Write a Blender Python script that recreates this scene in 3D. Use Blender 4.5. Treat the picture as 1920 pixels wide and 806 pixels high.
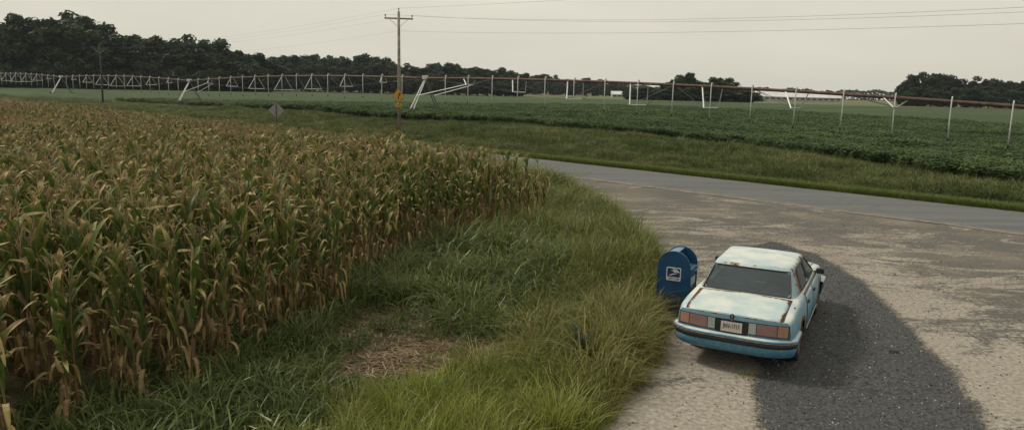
import bpy, bmesh, math, random
import numpy as np
from mathutils import Vector, Matrix, Euler

for o in list(bpy.data.objects): bpy.data.objects.remove(o)
S = bpy.context.scene
C = S.collection

# ------------------------------------------------------------------ camera
F, PITCH, ROLL, EYE = 1390.0, 0.1675, 0.0235, 4.08
cam_d = bpy.data.cameras.new('camera'); cam = bpy.data.objects.new('camera', cam_d); C.objects.link(cam)
cam_d.sensor_width = 36; cam_d.lens = F/1920*36; cam_d.clip_end = 9000; cam_d.clip_start = 0.1
_cp, _sp, _cr, _sr = math.cos(PITCH), math.sin(PITCH), math.cos(ROLL), math.sin(ROLL)
_fwd = Vector((0, _cp, -_sp)); _up0 = Vector((0, _sp, _cp)); _rt0 = Vector((1, 0, 0))
_rt = _rt0*_cr + _up0*_sr; _up = _up0*_cr - _rt0*_sr
M = Matrix.Identity(4)
for i in range(3): M[i][0] = _rt[i]; M[i][1] = _up[i]; M[i][2] = -_fwd[i]; M[i][3] = (0, 0, EYE)[i]
cam.matrix_world = M
S.camera = cam

# ------------------------------------------------------------------ world, sun, exposure
SUN_EL, SUN_AZ = math.radians(48), math.radians(-70)       # azimuth from +Y towards +X (sun at the left)
w = bpy.data.worlds.new('World'); S.world = w; w.use_nodes = True
nt = w.node_tree; nt.nodes.clear()
def wn(t, **k):
    n = nt.nodes.new(t)
    for a, b in k.items(): setattr(n, a, b)
    return n
sky = wn('ShaderNodeTexSky', sky_type='NISHITA', sun_disc=False, sun_elevation=SUN_EL, sun_rotation=SUN_AZ, dust_density=4.0, air_density=1.0)
scl = wn('ShaderNodeMix', data_type='RGBA', blend_type='MULTIPLY'); scl.inputs[0].default_value = 1
scl.inputs[7].default_value = (0.07, 0.07, 0.07, 1)
nt.links.new(sky.outputs[0], scl.inputs[6])
tc = wn('ShaderNodeTexCoord'); mp = wn('ShaderNodeMapping'); mp.inputs['Scale'].default_value = (1.0, 1.0, 4.0)
nz = wn('ShaderNodeTexNoise'); nz.inputs['Scale'].default_value = 1.6; nz.inputs['Detail'].default_value = 5; nz.inputs['Roughness'].default_value = .55
nt.links.new(tc.outputs['Generated'], mp.inputs[0]); nt.links.new(mp.outputs[0], nz.inputs['Vector'])
rp = wn('ShaderNodeValToRGB')
rp.color_ramp.elements[0].position = .3; rp.color_ramp.elements[0].color = (.58, .56, .475, 1)
rp.color_ramp.elements[1].position = .72; rp.color_ramp.elements[1].color = (.725, .69, .585, 1)
nt.links.new(nz.outputs[0], rp.inputs[0])
mx = wn('ShaderNodeMix', data_type='RGBA'); mx.inputs[0].default_value = .93           # a closed veil of cloud over the clear sky
nt.links.new(scl.outputs[2], mx.inputs[6]); nt.links.new(rp.outputs[0], mx.inputs[7])
bg = wn('ShaderNodeBackground'); bg.inputs[1].default_value = 1.02
wo = wn('ShaderNodeOutputWorld')
nt.links.new(mx.outputs[2], bg.inputs[0]); nt.links.new(bg.outputs[0], wo.inputs[0])

sd = bpy.data.lights.new('sun', 'SUN'); so = bpy.data.objects.new('sun', sd); C.objects.link(so)
sd.energy = 2.0; sd.angle = math.radians(10); sd.color = (1.0, .92, .78)
sv = Vector((math.sin(SUN_AZ)*math.cos(SUN_EL), math.cos(SUN_AZ)*math.cos(SUN_EL), math.sin(SUN_EL)))
so.rotation_euler = (-sv).to_track_quat('-Z', 'Y').to_euler(); so.location = (-40, 20, 60)
S.view_settings.view_transform = 'Standard'; S.view_settings.look = 'None'
S.view_settings.exposure = 0.12; S.view_settings.gamma = 1.0; S.view_settings.use_curve_mapping = False
S.render.engine = 'CYCLES'
S.cycles.max_bounces = 6; S.cycles.transparent_max_bounces = 8; S.cycles.volume_bounces = 0

# ------------------------------------------------------------------ helpers: pixels to places
def rayd(px, py):
    u, v = px-960, py-403
    uu, vv = _cr*u+_sr*v, -_sr*u+_cr*v
    return Vector((0, _cp, -_sp)) + Vector((1, 0, 0))*(uu/F) + Vector((0, _sp, _cp))*(-vv/F)
def G(px, py, z=0.0):                       # where the sight line of a pixel meets height z
    d = rayd(px, py); t = (z-EYE)/d.z
    return (d.x*t, d.y*t)
def AT(px, py, D):                          # the point of a pixel's sight line at depth D
    d = rayd(px, py); return Vector((d.x/d.y*D, D, EYE+d.z/d.y*D))
RD = np.array([.7195, -.6945]); RN = np.array([.6945, .7195])      # along the road, across the road
def tn(x, y): return x*RD[0]+y*RD[1], x*RN[0]+y*RN[1]
def xy(t, n): return t*RD[0]+n*RN[0], t*RD[1]+n*RN[1]
def sstep(v, a, b):
    k = np.clip((v-a)/(b-a), 0, 1); return k*k*(3-2*k)
def vnoise(x, y, seed=0):
    x = np.asarray(x, float); y = np.asarray(y, float)
    xi, yi = np.floor(x), np.floor(y); fx, fy = x-xi, y-yi
    def h(a, b):
        v = np.sin(a*127.1+b*311.7+seed*74.7)*43758.5453; return v-np.floor(v)
    fx = fx*fx*(3-2*fx); fy = fy*fy*(3-2*fy)
    return (h(xi, yi)*(1-fx)+h(xi+1, yi)*fx)*(1-fy)+(h(xi, yi+1)*(1-fx)+h(xi+1, yi+1)*fx)*fy
def fbm(x, y, seed=0, o=3):
    r = 0; a = .5
    for i in range(o): r = r+a*vnoise(x*2**i, y*2**i, seed+i*7); a *= .5
    return r/(1-.5**o)
def terrain(x, y):
    x = np.asarray(x, float); y = np.asarray(y, float)
    t, n = tn(x, y)
    zf = .1+1.0*np.exp(-((t+62)/46)**2)
    far = sstep(np.hypot(x, y), 140, 210); zf = zf*(1-far)+.9*far
    z = zf*sstep(n, 34, 47) - .14*np.exp(-((n-35)/.9)**2)
    bank = sstep(n, 34.5, 37)*(1-sstep(n, 60, 75))
    z = z + bank*(.34*(fbm(x*.22, y*.22, 3)-.5) + .16*(fbm(x*.8, y*.8, 5)-.5))
    lot = sstep(25.5-n, 0, 2)
    z = z + .05*(fbm(x*.35, y*.35, 9)-.5)*lot
    return z
def inpoly(x, y, P):
    x = np.asarray(x, float); y = np.asarray(y, float); r = np.zeros(x.shape, bool); j = len(P)-1
    for i in range(len(P)):
        xi, yi = P[i]; xj, yj = P[j]
        c = ((yi > y) != (yj > y)) & (x < (xj-xi)*(y-yi)/((yj-yi) or 1e-9)+xi)
        r ^= c; j = i
    return r
def pldist(x, y, P, closed=False):
    x = np.asarray(x, float); y = np.asarray(y, float); d = np.full(x.shape, 1e9)
    n = len(P) if closed else len(P)-1
    for i in range(n):
        ax, ay = P[i]; bx, by = P[(i+1) % len(P)]
        L = (bx-ax)**2+(by-ay)**2+1e-9
        k = np.clip(((x-ax)*(bx-ax)+(y-ay)*(by-ay))/L, 0, 1)
        d = np.minimum(d, np.hypot(x-ax-k*(bx-ax), y-ay-k*(by-ay)))
    return d

# ------------------------------------------------------------------ helpers: objects
def link(name, me, parent=None, mat=None, loc=None):
    o = bpy.data.objects.new(name, me); C.objects.link(o)
    if mat is not None and me is not None and not me.materials: me.materials.append(mat)
    if parent is not None: o.parent = parent
    if loc is not None: o.location = loc
    return o
def tag(o, label=None, cat=None, group=None, kind=None):
    if label: o['label'] = label
    if cat: o['category'] = cat
    if group: o['group'] = group
    if kind: o['kind'] = kind
    return o
def empty(name, loc, rz=0, label=None, cat=None, group=None):
    o = bpy.data.objects.new(name, None); C.objects.link(o); o.location = loc; o.rotation_euler = (0, 0, rz)
    o.empty_display_size = .2
    return tag(o, label, cat, group)
def copy_tree(o, parent=None):
    c = o.copy(); C.objects.link(c)
    if parent is not None: c.parent = parent
    for ch in list(o.children): copy_tree(ch, c)
    return c
class MB:
    def __init__(s): s.v = []; s.f = []; s.a = []
    def add(s, vs, fs, a=0.0):
        b = len(s.v); s.v += [tuple(p) for p in vs]; s.f += [tuple(i+b for i in f) for f in fs]
        s.a += list(a) if hasattr(a, '__len__') else [a]*len(vs)
        return s
    def box(s, x0, x1, y0, y1, z0, z1, bev=0):
        if not bev:
            v = [(x, y, z) for x in (x0, x1) for y in (y0, y1) for z in (z0, z1)]
            return s.add(v, [(0,1,3,2),(4,6,7,5),(0,4,5,1),(2,3,7,6),(0,2,6,4),(1,5,7,3)])
        bm = bmesh.new(); bmesh.ops.create_cube(bm, size=1)
        for q in bm.verts: q.co = Vector(((x0+x1)/2+q.co.x*(x1-x0), (y0+y1)/2+q.co.y*(y1-y0), (z0+z1)/2+q.co.z*(z1-z0)))
        bmesh.ops.bevel(bm, geom=bm.edges[:], offset=bev, segments=2, affect='EDGES', profile=.6)
        bm.verts.index_update()
        s.add([q.co[:] for q in bm.verts], [[q.index for q in f.verts] for f in bm.faces]); bm.free(); return s
    def tube(s, pts, r, n=6, cap=True):
        pts = [Vector(p) for p in pts]; rs = r if hasattr(r, '__len__') else [r]*len(pts)
        vs = []; fs = []; ref = None
        for i, p in enumerate(pts):
            t = (pts[min(i+1, len(pts)-1)]-pts[max(i-1, 0)]).normalized()
            if ref is None: ref = Vector((0, 0, 1)) if abs(t.z) < .9 else Vector((1, 0, 0))
            a = t.cross(ref).normalized(); b = t.cross(a).normalized(); ref = b.cross(t) if False else ref
            for k in range(n):
                q = 2*math.pi*k/n; vs.append(p+(a*math.cos(q)+b*math.sin(q))*rs[i])
        for i in range(len(pts)-1):
            for k in range(n):
                k2 = (k+1) % n; fs.append((i*n+k, i*n+k2, (i+1)*n+k2, (i+1)*n+k))
        if cap: fs.append(tuple(range(n-1, -1, -1))); fs.append(tuple((len(pts)-1)*n+k for k in range(n)))
        return s.add(vs, fs)
    def grid(s, rows, a=0.0):
        n = len(rows[0]); vs = [p for r in rows for p in r]
        return s.add(vs, [(i*n+j, i*n+j+1, (i+1)*n+j+1, (i+1)*n+j) for i in range(len(rows)-1) for j in range(n-1)], a)
    def mesh(s, name, mat=None, smooth=False, attr=None, fix=True):
        me = bpy.data.meshes.new(name); me.from_pydata(s.v, [], s.f)
        if fix:
            bm = bmesh.new(); bm.from_mesh(me); bmesh.ops.recalc_face_normals(bm, faces=bm.faces[:]); bm.to_mesh(me); bm.free()
        if attr: me.attributes.new(attr, 'FLOAT', 'POINT').data.foreach_set('value', s.a)
        if smooth: me.polygons.foreach_set('use_smooth', [True]*len(me.polygons))
        if mat: me.materials.append(mat)
        me.update(); return me
    def build(s, name, mat, parent=None, smooth=False, attr=None, loc=None, fix=True):
        return link(name, s.mesh(name, mat, smooth, attr, fix), parent, loc=loc)

# ------------------------------------------------------------------ helpers: materials
class NT:
    def __init__(s, name):
        s.m = bpy.data.materials.new(name); s.m.use_nodes = True; s.t = s.m.node_tree; s.t.nodes.clear()
        s.out = s.t.nodes.new('ShaderNodeOutputMaterial')
    def n(s, typ, ins=None, **k):
        q = s.t.nodes.new(typ)
        for a, b in k.items(): setattr(q, a, b)
        for a, b in (ins or {}).items(): s.set(q.inputs[a], b)
        return q
    def set(s, sock, v):
        if isinstance(v, bpy.types.NodeSocket): s.t.links.new(v, sock)
        elif hasattr(v, '__len__') and len(v) == 3 and sock.type == 'RGBA': sock.default_value = (*v, 1)
        else: sock.default_value = v
    def math(s, op, a, b=0.0, c=0.0, clamp=False): return s.n('ShaderNodeMath', {0: a, 1: b, 2: c}, operation=op, use_clamp=clamp).outputs[0]
    def mix(s, f, a, b, mode='MIX'): return s.n('ShaderNodeMix', {0: f, 6: a, 7: b}, data_type='RGBA', blend_type=mode).outputs[2]
    def noise(s, scale, detail=3, rough=.5, vec=None, out=0, dist=0):
        d = {'Scale': scale, 'Detail': detail, 'Roughness': rough, 'Distortion': dist}
        if vec is not None: d['Vector'] = vec
        return s.n('ShaderNodeTexNoise', d).outputs[out]
    def ramp(s, f, els, interp='LINEAR'):
        q = s.n('ShaderNodeValToRGB', {0: f}); r = q.color_ramp; r.interpolation = interp
        while len(r.elements) < len(els): r.elements.new(.5)
        for e, (p, c) in zip(r.elements, els): e.position = p; e.color = (*c, 1) if len(c) == 3 else c
        return q.outputs[0]
    def step(s, f, a, b): return s.n('ShaderNodeMapRange', {0: f, 1: a, 2: b}, interpolation_type='SMOOTHSTEP').outputs[0]
    def attr(s, name, o=2): return s.n('ShaderNodeAttribute', attribute_name=name).outputs[o]
    def objco(s): return s.n('ShaderNodeTexCoord').outputs['Object']
    def pos(s): return s.n('ShaderNodeNewGeometry').outputs['Position']
    def rnd(s): return s.n('ShaderNodeObjectInfo').outputs['Random']
    def bump(s, h, strength=.5, dist=.02): return s.n('ShaderNodeBump', {'Height': h, 'Strength': strength, 'Distance': dist}).outputs[0]
    def bsdf(s, col, rough=.6, metal=0, spec=.5, normal=None, **k):
        d = {'Base Color': col, 'Roughness': rough, 'Metallic': metal, 'Specular IOR Level': spec}
        if normal is not None: d['Normal'] = normal
        d.update(k); return s.n('ShaderNodeBsdfPrincipled', d).outputs[0]
    def done(s, sh): s.t.links.new(sh, s.out.inputs[0]); return s.m
def plain(name, col, rough=.6, metal=0, spec=.4, var=.25, scale=6):
    t = NT(name); c = t.noise(scale, 4, .6, t.objco())
    col2 = t.mix(t.step(c, .3, .7), tuple(v*(1-var) for v in col), tuple(min(1, v*(1+var)) for v in col))
    return t.done(t.bsdf(col2, rough, metal, spec, t.bump(t.noise(scale*8, 2, .5, t.objco()), .08, .01)))
def leafmat(name, ramp, attr=None, trans=.3, rough=.55, spread=.35, spec=.25, patch=None):
    t = NT(name); f = t.rnd()
    if attr: f = t.math('ADD', t.attr(attr), t.math('MULTIPLY', t.math('SUBTRACT', f, .5), spread), clamp=True)
    if patch:
        p = t.noise(patch, 2, .5, t.n('ShaderNodeObjectInfo').outputs['Location']); f = t.math('ADD', f, t.math('MULTIPLY', t.math('SUBTRACT', p, .5), 1.3), clamp=True)
    c = t.ramp(f, ramp)
    v = t.math('MULTIPLY_ADD', t.n('ShaderNodeTexWhiteNoise', {0: t.n('ShaderNodeObjectInfo').outputs['Location']}).outputs[0], .5, .75)
    c = t.mix(1.0, c, t.n('ShaderNodeCombineColor', {0: v, 1: v, 2: v}).outputs[0], 'MULTIPLY')
    b = t.bsdf(c, rough, 0, spec)
    tr = t.n('ShaderNodeBsdfTranslucent', {0: c}).outputs[0]
    return t.done(t.n('ShaderNodeMixShader', {0: trans, 1: b, 2: tr}).outputs[0])

# ------------------------------------------------------------------ scatter: points carry place, turn, size and kind; one object per crop
def scatter(name, pts, rot, scale, idx, meshes, mat=None, label=None, cat=None):
    pc = bpy.data.collections.new(name+'_kinds')
    for i, me in enumerate(meshes):
        if mat and not me.materials: me.materials.append(mat)
        pc.objects.link(bpy.data.objects.new('%s_kind_%02d' % (name, i), me))
    me = bpy.data.meshes.new(name); me.from_pydata([tuple(p) for p in pts], [], [])
    def at(nm, ty, arr, key):
        a = me.attributes.new(nm, ty, 'POINT'); a.data.foreach_set(key, np.ascontiguousarray(arr).ravel())
    at('turn', 'FLOAT_VECTOR', np.asarray(rot, np.float32), 'vector')
    sc = np.asarray(scale, np.float32)
    if sc.ndim == 1: sc = np.stack([sc]*3, 1)
    at('size', 'FLOAT_VECTOR', sc, 'vector'); at('sort', 'INT', np.asarray(idx, np.int32), 'value')
    o = link(name, me)
    g = bpy.data.node_groups.new(name, 'GeometryNodeTree')
    g.interface.new_socket('Geometry', in_out='INPUT', socket_type='NodeSocketGeometry')
    g.interface.new_socket('Geometry', in_out='OUTPUT', socket_type='NodeSocketGeometry')
    N = g.nodes.new; L = g.links.new
    gi, go = N('NodeGroupInput'), N('NodeGroupOutput')
    ci = N('GeometryNodeCollectionInfo'); ci.inputs[0].default_value = pc; ci.inputs['Separate Children'].default_value = True; ci.inputs['Reset Children'].default_value = True
    iop = N('GeometryNodeInstanceOnPoints'); iop.inputs['Pick Instance'].default_value = True
    def na(nm, ty):
        q = N('GeometryNodeInputNamedAttribute'); q.data_type = ty; q.inputs[0].default_value = nm; return q.outputs[0]
    e2r = N('FunctionNodeEulerToRotation'); L(na('turn', 'FLOAT_VECTOR'), e2r.inputs[0])
    L(gi.outputs[0], iop.inputs['Points']); L(ci.outputs[0], iop.inputs['Instance'])
    L(na('sort', 'INT'), iop.inputs['Instance Index']); L(e2r.outputs[0], iop.inputs['Rotation']); L(na('size', 'FLOAT_VECTOR'), iop.inputs['Scale'])
    L(iop.outputs[0], go.inputs[0])
    md = o.modifiers.new('scatter', 'NODES'); md.node_group = g
    return tag(o, label, cat, kind='stuff')
nrg = np.random.default_rng(11)
random.seed(7)

# ================================================================== THE LAND
GRASS_EDGE = [(-1.2, 3.0), (.3, 6.6), (1.05, 8.3), (1.75, 9.7), (2.35, 11.0), (2.75, 12.4), (2.95, 13.6), (3.35, 15.2), (3.55, 17), (3.75, 19.5), (3.75, 22), (3.6, 25), (3.1, 28), (2.0, 31.5), (-.1, 35), (-3.6, 40), (-8, 45)]
CORN_EDGE = [(-7.6, 4.4), (-6.0, 6.1), (-4.95, 8.0), (-4.1, 9.9), (-3.45, 11.8), (-3.05, 13.6), (-2.8, 16), (-2.3, 18), (-1.0, 20.2), (1.2, 22.5)]
GRAVEL = [G(*p) for p in [(1395, 900), (1408, 806), (1418, 740), (1428, 690), (1395, 650), (1350, 580), (1345, 510), (1385, 464), (1450, 453), (1520, 472), (1580, 500), (1640, 552), (1700, 612), (1760, 676), (1810, 735), (1845, 806), (1870, 900)]]
SOIL = [G(*p) for p in [(640, 690), (700, 655), (790, 640), (900, 638), (960, 650), (910, 675), (830, 700), (730, 725), (660, 720)]]
def axis(lo, hi, c0, c1, fine, grow=1.09):
    a = list(np.arange(c0, c1, fine)); st = fine; x = c1
    while x < hi: a.append(x); st = min(st*grow, 160); x += st
    a.append(hi); st = fine; x = c0-fine; b = []
    while x > lo: b.append(x); st = min(st*grow, 160); x -= st
    return np.array(sorted(b)+a) if not b else np.array([lo]+sorted(b)+a)
gx = axis(-1500, 1500, -7, 20, .2); gy = axis(-40, 1500, 5, 42, .2)
X, Y = np.meshgrid(gx, gy)
Z = terrain(X, Y)
tt, nn_ = tn(X, Y)
roadm = sstep(nn_, 27.1, 27.6)*(1-sstep(nn_, 32.9, 33.4)); Z = Z-.03*roadm
farz = sstep(np.hypot(X, Y), 400, 900); Z = Z*(1-farz)+.5*farz
gme = bpy.data.meshes.new('ground'); nx = len(gx)
gme.vertices.add(X.size); gme.vertices.foreach_set('co', np.stack([X, Y, Z], 2).astype(np.float32).ravel())
ii, jj = np.meshgrid(np.arange(len(gy)-1), np.arange(nx-1), indexing='ij'); b0 = (ii*nx+jj).ravel()
Q = np.stack([b0, b0+1, b0+nx+1, b0+nx], 1).astype(np.int32)
gme.loops.add(Q.size); gme.loops.foreach_set('vertex_index', Q.ravel()); gme.polygons.add(len(Q))
gme.polygons.foreach_set('loop_start', np.arange(0, Q.size, 4, dtype=np.int32))
gme.polygons.foreach_set('use_smooth', np.ones(len(Q), bool)); gme.update(calc_edges=True); gme.validate()
lot_poly = GRASS_EDGE[:-2] + [xy(-24.5, 27.4), xy(60, 27.4), (60, -30), (0, -30)]
def mask_poly(P, soft, wob=.25, seed=1):
    d = pldist(X, Y, P, True)*np.where(inpoly(X, Y, P), 1, -1) + wob*(fbm(X*1.1, Y*1.1, seed)-.5)*2
    return sstep(d, -soft, soft)
m_lot = mask_poly(lot_poly, .25, .3, 2); m_gr = mask_poly(GRAVEL, .5, .3, 4); m_soil = mask_poly(SOIL, .4, .4, 6)
for nm, arr in (('lot', m_lot), ('gravel', m_gr*m_lot), ('soil', m_soil), ('sandy', np.exp(-(pldist(X, Y, GRAVEL[9:])/1.9)**2)+.9*np.exp(-(pldist(X, Y, GRAVEL[1:4])/1.2)**2)), ('farfield', sstep(np.hypot(X, Y), 230, 270)*sstep(nn_, 60, 90)*sstep(X/np.maximum(np.abs(Y), 1), -.12, -.02))):
    gme.attributes.new(nm, 'FLOAT', 'POINT').data.foreach_set('value', arr.astype(np.float32).ravel())
t = NT('ground'); P = t.pos()
rot = t.n('ShaderNodeMapping', {0: P}); rot.inputs['Rotation'].default_value = (0, 0, math.radians(-62)); rot.inputs['Scale'].default_value = (.42, 1.0, 1)
streak = t.noise(.8, 8, .70, rot.outputs[0], dist=1.4); fine = t.noise(14, 5, .7, P); blot = t.noise(.5, 5, .6, P); grain = t.noise(70, 3, .7, P)
grass = t.mix(blot, (.035, .042, .014), (.075, .062, .03)); grass = t.mix(t.step(fine, .45, .7), grass, (.10, .075, .04))
sand = t.mix(t.step(fine, .3, .75), (.215, .192, .160), (.42, .385, .33)); sand = t.mix(t.math('MULTIPLY', t.step(grain, .5, .75), .5), sand, (.20, .17, .13))
grey = t.mix(t.step(fine, .3, .7), (.078, .074, .068), (.140, .132, .120))
tanm = t.mix(t.step(fine, .3, .7), (.145, .125, .102), (.24, .205, .165))
smask = t.math('MULTIPLY_ADD', streak, 1.0, t.math('MULTIPLY', t.math('SUBTRACT', fine, .5), .35))
# sand shows by the drive's edges, worn grey towards the road
sx = t.n('ShaderNodeSeparateXYZ', {0: P})
along = t.math('ADD', t.math('MULTIPLY', sx.outputs[0], RN[0]), t.math('MULTIPLY', sx.outputs[1], RN[1]))
thr = t.n('ShaderNodeMapRange', {0: along, 1: 6.0, 2: 25.0, 3: .43, 4: .58}).outputs[0]; thr = t.math('SUBTRACT', thr, t.math('MULTIPLY', t.attr('sandy'), .10))
speck = t.noise(5.5, 7, .8, rot.outputs[0]); smask = t.math('MULTIPLY_ADD', t.math('SUBTRACT', speck, .5), .55, smask)
lotc = t.mix(t.step(t.math('SUBTRACT', smask, thr), -.07, .10), grey, sand)
lotc = t.mix(t.math('MULTIPLY', t.math('MULTIPLY', t.step(blot, .42, .68), .6), t.step(along, 14, 20)), lotc, tanm)
stone = t.n('ShaderNodeTexVoronoi', {'Vector': P, 'Scale': 26.0})
gcol = t.mix(stone.outputs['Color'], (.038, .040, .043), (.105, .107, .11)); gcol = t.mix(t.step(fine, .62, .8), gcol, (.13, .125, .115))
soil = t.mix(t.step(fine, .35, .65), (.065, .05, .033), (.15, .115, .078))
fcol = t.mix(t.noise(.02, 3, .5, P), (.085, .11, .035), (.15, .145, .065))
col = t.mix(t.attr('lot'), grass, lotc)
gm = t.step(t.math('ADD', t.attr('gravel'), t.math('MULTIPLY', t.math('SUBTRACT', t.noise(16, 8, .85, P), .5), 1.7)), .38, .62)
col = t.mix(gm, col, gcol); col = t.mix(t.attr('soil'), col, soil); col = t.mix(t.attr('farfield'), col, fcol)
hb = t.math('ADD', t.math('MULTIPLY', stone.outputs['Distance'], gm), t.math('MULTIPLY', fine, .6))
sxp, syp = G(1677, 661)
dd_ = t.n('ShaderNodeVectorMath', {0: P, 1: (sxp, syp, 0)}, operation='DISTANCE').outputs['Value']
col = t.mix(t.math('MULTIPLY', t.step(t.math('ADD', dd_, t.math('MULTIPLY', t.noise(6, 4, .6, P), .25)), .26, .18), .85), col, (.012, .012, .013))      # an oil spot
ground_mat = t.done(t.bsdf(col, .9, 0, .2, t.bump(hb, .7, .03)))
tag(link('ground', gme, mat=ground_mat), kind='structure')

# road: a sheet with a slight camber and crumbled edges
t = NT('asphalt'); P = t.pos(); rot = t.n('ShaderNodeMapping', {0: P}); rot.inputs['Rotation'].default_value = (0, 0, math.radians(44)); rot.inputs['Scale'].default_value = (.06, 1.3, 1)
f1 = t.noise(1.2, 5, .6, rot.outputs[0]); f2 = t.noise(30, 3, .7, P); f3 = t.noise(.7, 4, .6, P)
c = t.mix(t.step(f1, .3, .7), (.085, .093, .099), (.14, .148, .152)); c = t.mix(t.math('MULTIPLY', f3, .6), c, (.105, .105, .10)); c = t.mix(t.math('MULTIPLY', t.step(f2, .55, .75), .4), c, (.26, .25, .23))
c = t.mix(t.math('MULTIPLY', t.step(t.attr('edge'), .1, .95), t.step(t.noise(2.2, 5, .7, P), .35, .6)), c, (.22, .19, .15))
crk = t.n('ShaderNodeTexVoronoi', {'Vector': t.n('ShaderNodeMapping', {0: P}).outputs[0], 'Scale': .55}, feature='DISTANCE_TO_EDGE').outputs[0]
c = t.mix(t.math('MULTIPLY', t.step(crk, .012, .0), .35), c, (.03, .03, .03))
asph = t.done(t.bsdf(c, .85, 0, .3, t.bump(f2, .4, .01)))
mb = MB(); rows = []; at = []
for T in np.concatenate([np.arange(-260, -34, 4.0), np.arange(-34, 12, .5), np.arange(12, 140, 4.0)]):
    r = []
    for k, nv in enumerate((27.35, 27.8, 28.6, 30.2, 31.8, 32.6, 33.1)):
        wob = (fbm(np.array([T*.6]), np.array([nv]), 8)[0]-.5)*(.5 if k in (0, 6) else .0)
        x, y = xy(T, nv+wob); z = .012+.05*(1-((nv-30.2)/3)**2); z = z-.02 if k in (0, 6) else z
        r.append((x, y, z)); at.append(1.0 if k in (0, 6) else (.35 if k in (1, 5) else 0))
    rows.append(r)
mb.grid(rows, at); tag(mb.build('road', asph, smooth=True, attr='edge'), kind='structure')

# ================================================================== PARKED CAR
t = NT('weathered_paint'); P = t.objco(); ge = t.n('ShaderNodeNewGeometry')
nzv = t.n('ShaderNodeSeparateXYZ', {0: ge.outputs['Normal']}).outputs[2]
pz = t.n('ShaderNodeSeparateXYZ', {0: t.pos()}).outputs[2]
n1 = t.noise(2.3, 5, .6, P); n2 = t.noise(9, 5, .7, P); n3 = t.noise(30, 4, .7, P)
oxid = t.step(t.math('ADD', nzv, t.math('MULTIPLY', t.math('SUBTRACT', n1, .5), .5)), .35, .95)          # paint burnt white by years of sun on the upward faces
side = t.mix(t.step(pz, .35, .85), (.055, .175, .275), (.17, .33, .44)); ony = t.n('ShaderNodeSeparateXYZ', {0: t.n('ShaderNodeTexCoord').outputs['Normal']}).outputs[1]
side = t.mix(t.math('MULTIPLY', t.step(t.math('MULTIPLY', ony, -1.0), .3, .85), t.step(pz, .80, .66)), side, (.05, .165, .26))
side = t.mix(t.math('MULTIPLY', t.step(n2, .45, .7), .35), side, (.29, .42, .49))
top = t.mix(t.step(n1, .35, .65), (.42, .53, .56), (.65, .675, .625)); top = t.mix(t.math('MULTIPLY', t.step(n2, .5, .75), .4), top, (.42, .56, .62))
pc = t.mix(oxid, side, top)
rust = t.mix(t.step(n3, .35, .65), (.05, .024, .012), (.19, .085, .038))
rm = t.math('ADD', t.math('MULTIPLY', t.attr('rust'), t.math('MULTIPLY_ADD', t.step(t.noise(2.6, 3, .5, P), .35, .62), .75, .45)), t.math('MULTIPLY', t.math('SUBTRACT', t.noise(8, 7, .75, P), .5), 1.7))
rmask = t.step(rm, .38, .52); halo = t.math('MULTIPLY', t.step(rm, .20, .46), .5)
pc = t.mix(halo, pc, (.40, .31, .21)); pc = t.mix(rmask, pc, rust)
rough = t.math('ADD', .38, t.math('MULTIPLY', rmask, .5)); rough = t.math('ADD', rough, t.math('MULTIPLY', oxid, .15), clamp=True)
paint = t.done(t.bsdf(pc, rough, 0, .45, t.bump(t.math('MULTIPLY', rmask, n3), .5, .01)))
black = plain('black_trim', (.018, .018, .02), .5); rubber = plain('tyre_rubber', (.02, .02, .021), .85, var=.4, scale=14)
rimm = plain('rusty_rim', (.17, .085, .05), .7, .3, scale=12, var=.5); cloth = plain('seat_cloth', (.05, .06, .075), .9)
chrome = plain('dull_chrome', (.38, .36, .33), .4, .8, var=.4, scale=20)
t = NT('tinted_glass'); c = t.noise(3.5, 4, .6, t.objco())
gl = t.bsdf((.02, .03, .036), .05, 0, .9); tr = t.n('ShaderNodeBsdfTransparent', {0: (.55, .62, .64)}).outputs[0]
fr = t.n('ShaderNodeLayerWeight', {0: .35}).outputs[1]
dust_and_sky = t.n('ShaderNodeBsdfDiffuse', {0: (.18, .225, .25)}).outputs[0]  # dust film whose grey-blue also stands in for reflected sky
sh = t.n('ShaderNodeMixShader', {0: t.math('MULTIPLY_ADD', fr, .5, .48, clamp=True), 1: tr, 2: gl}).outputs[0]
glass = t.done(t.n('ShaderNodeMixShader', {0: t.math('MULTIPLY', t.math('ADD', t.step(c, .25, .85), 1.2), .13), 1: sh, 2: dust_and_sky}).outputs[0])
def lens(name, col, r=.25): 
    t = NT(name); v = t.n('ShaderNodeTexVoronoi', {'Vector': t.objco(), 'Scale': 60.0}).outputs[0]
    n = t.noise(7, 4, .6, t.objco()); c = t.mix(n, tuple(q*.7 for q in col), tuple(min(1, q*1.35) for q in col))
    return t.done(t.bsdf(c, r, 0, .5, t.bump(v, .2, .005)))
red_lens = lens('faded_red_lens', (.25, .15, .145)); amb_lens = lens('faded_amber_lens', (.34, .20, .145)); clr_lens = lens('clear_lens', (.34, .38, .37))
plate_m = plain('plate_white', (.55, .50, .47), .5, var=.12, scale=30); ink = plain('dark_ink', (.03, .03, .04), .6)

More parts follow.
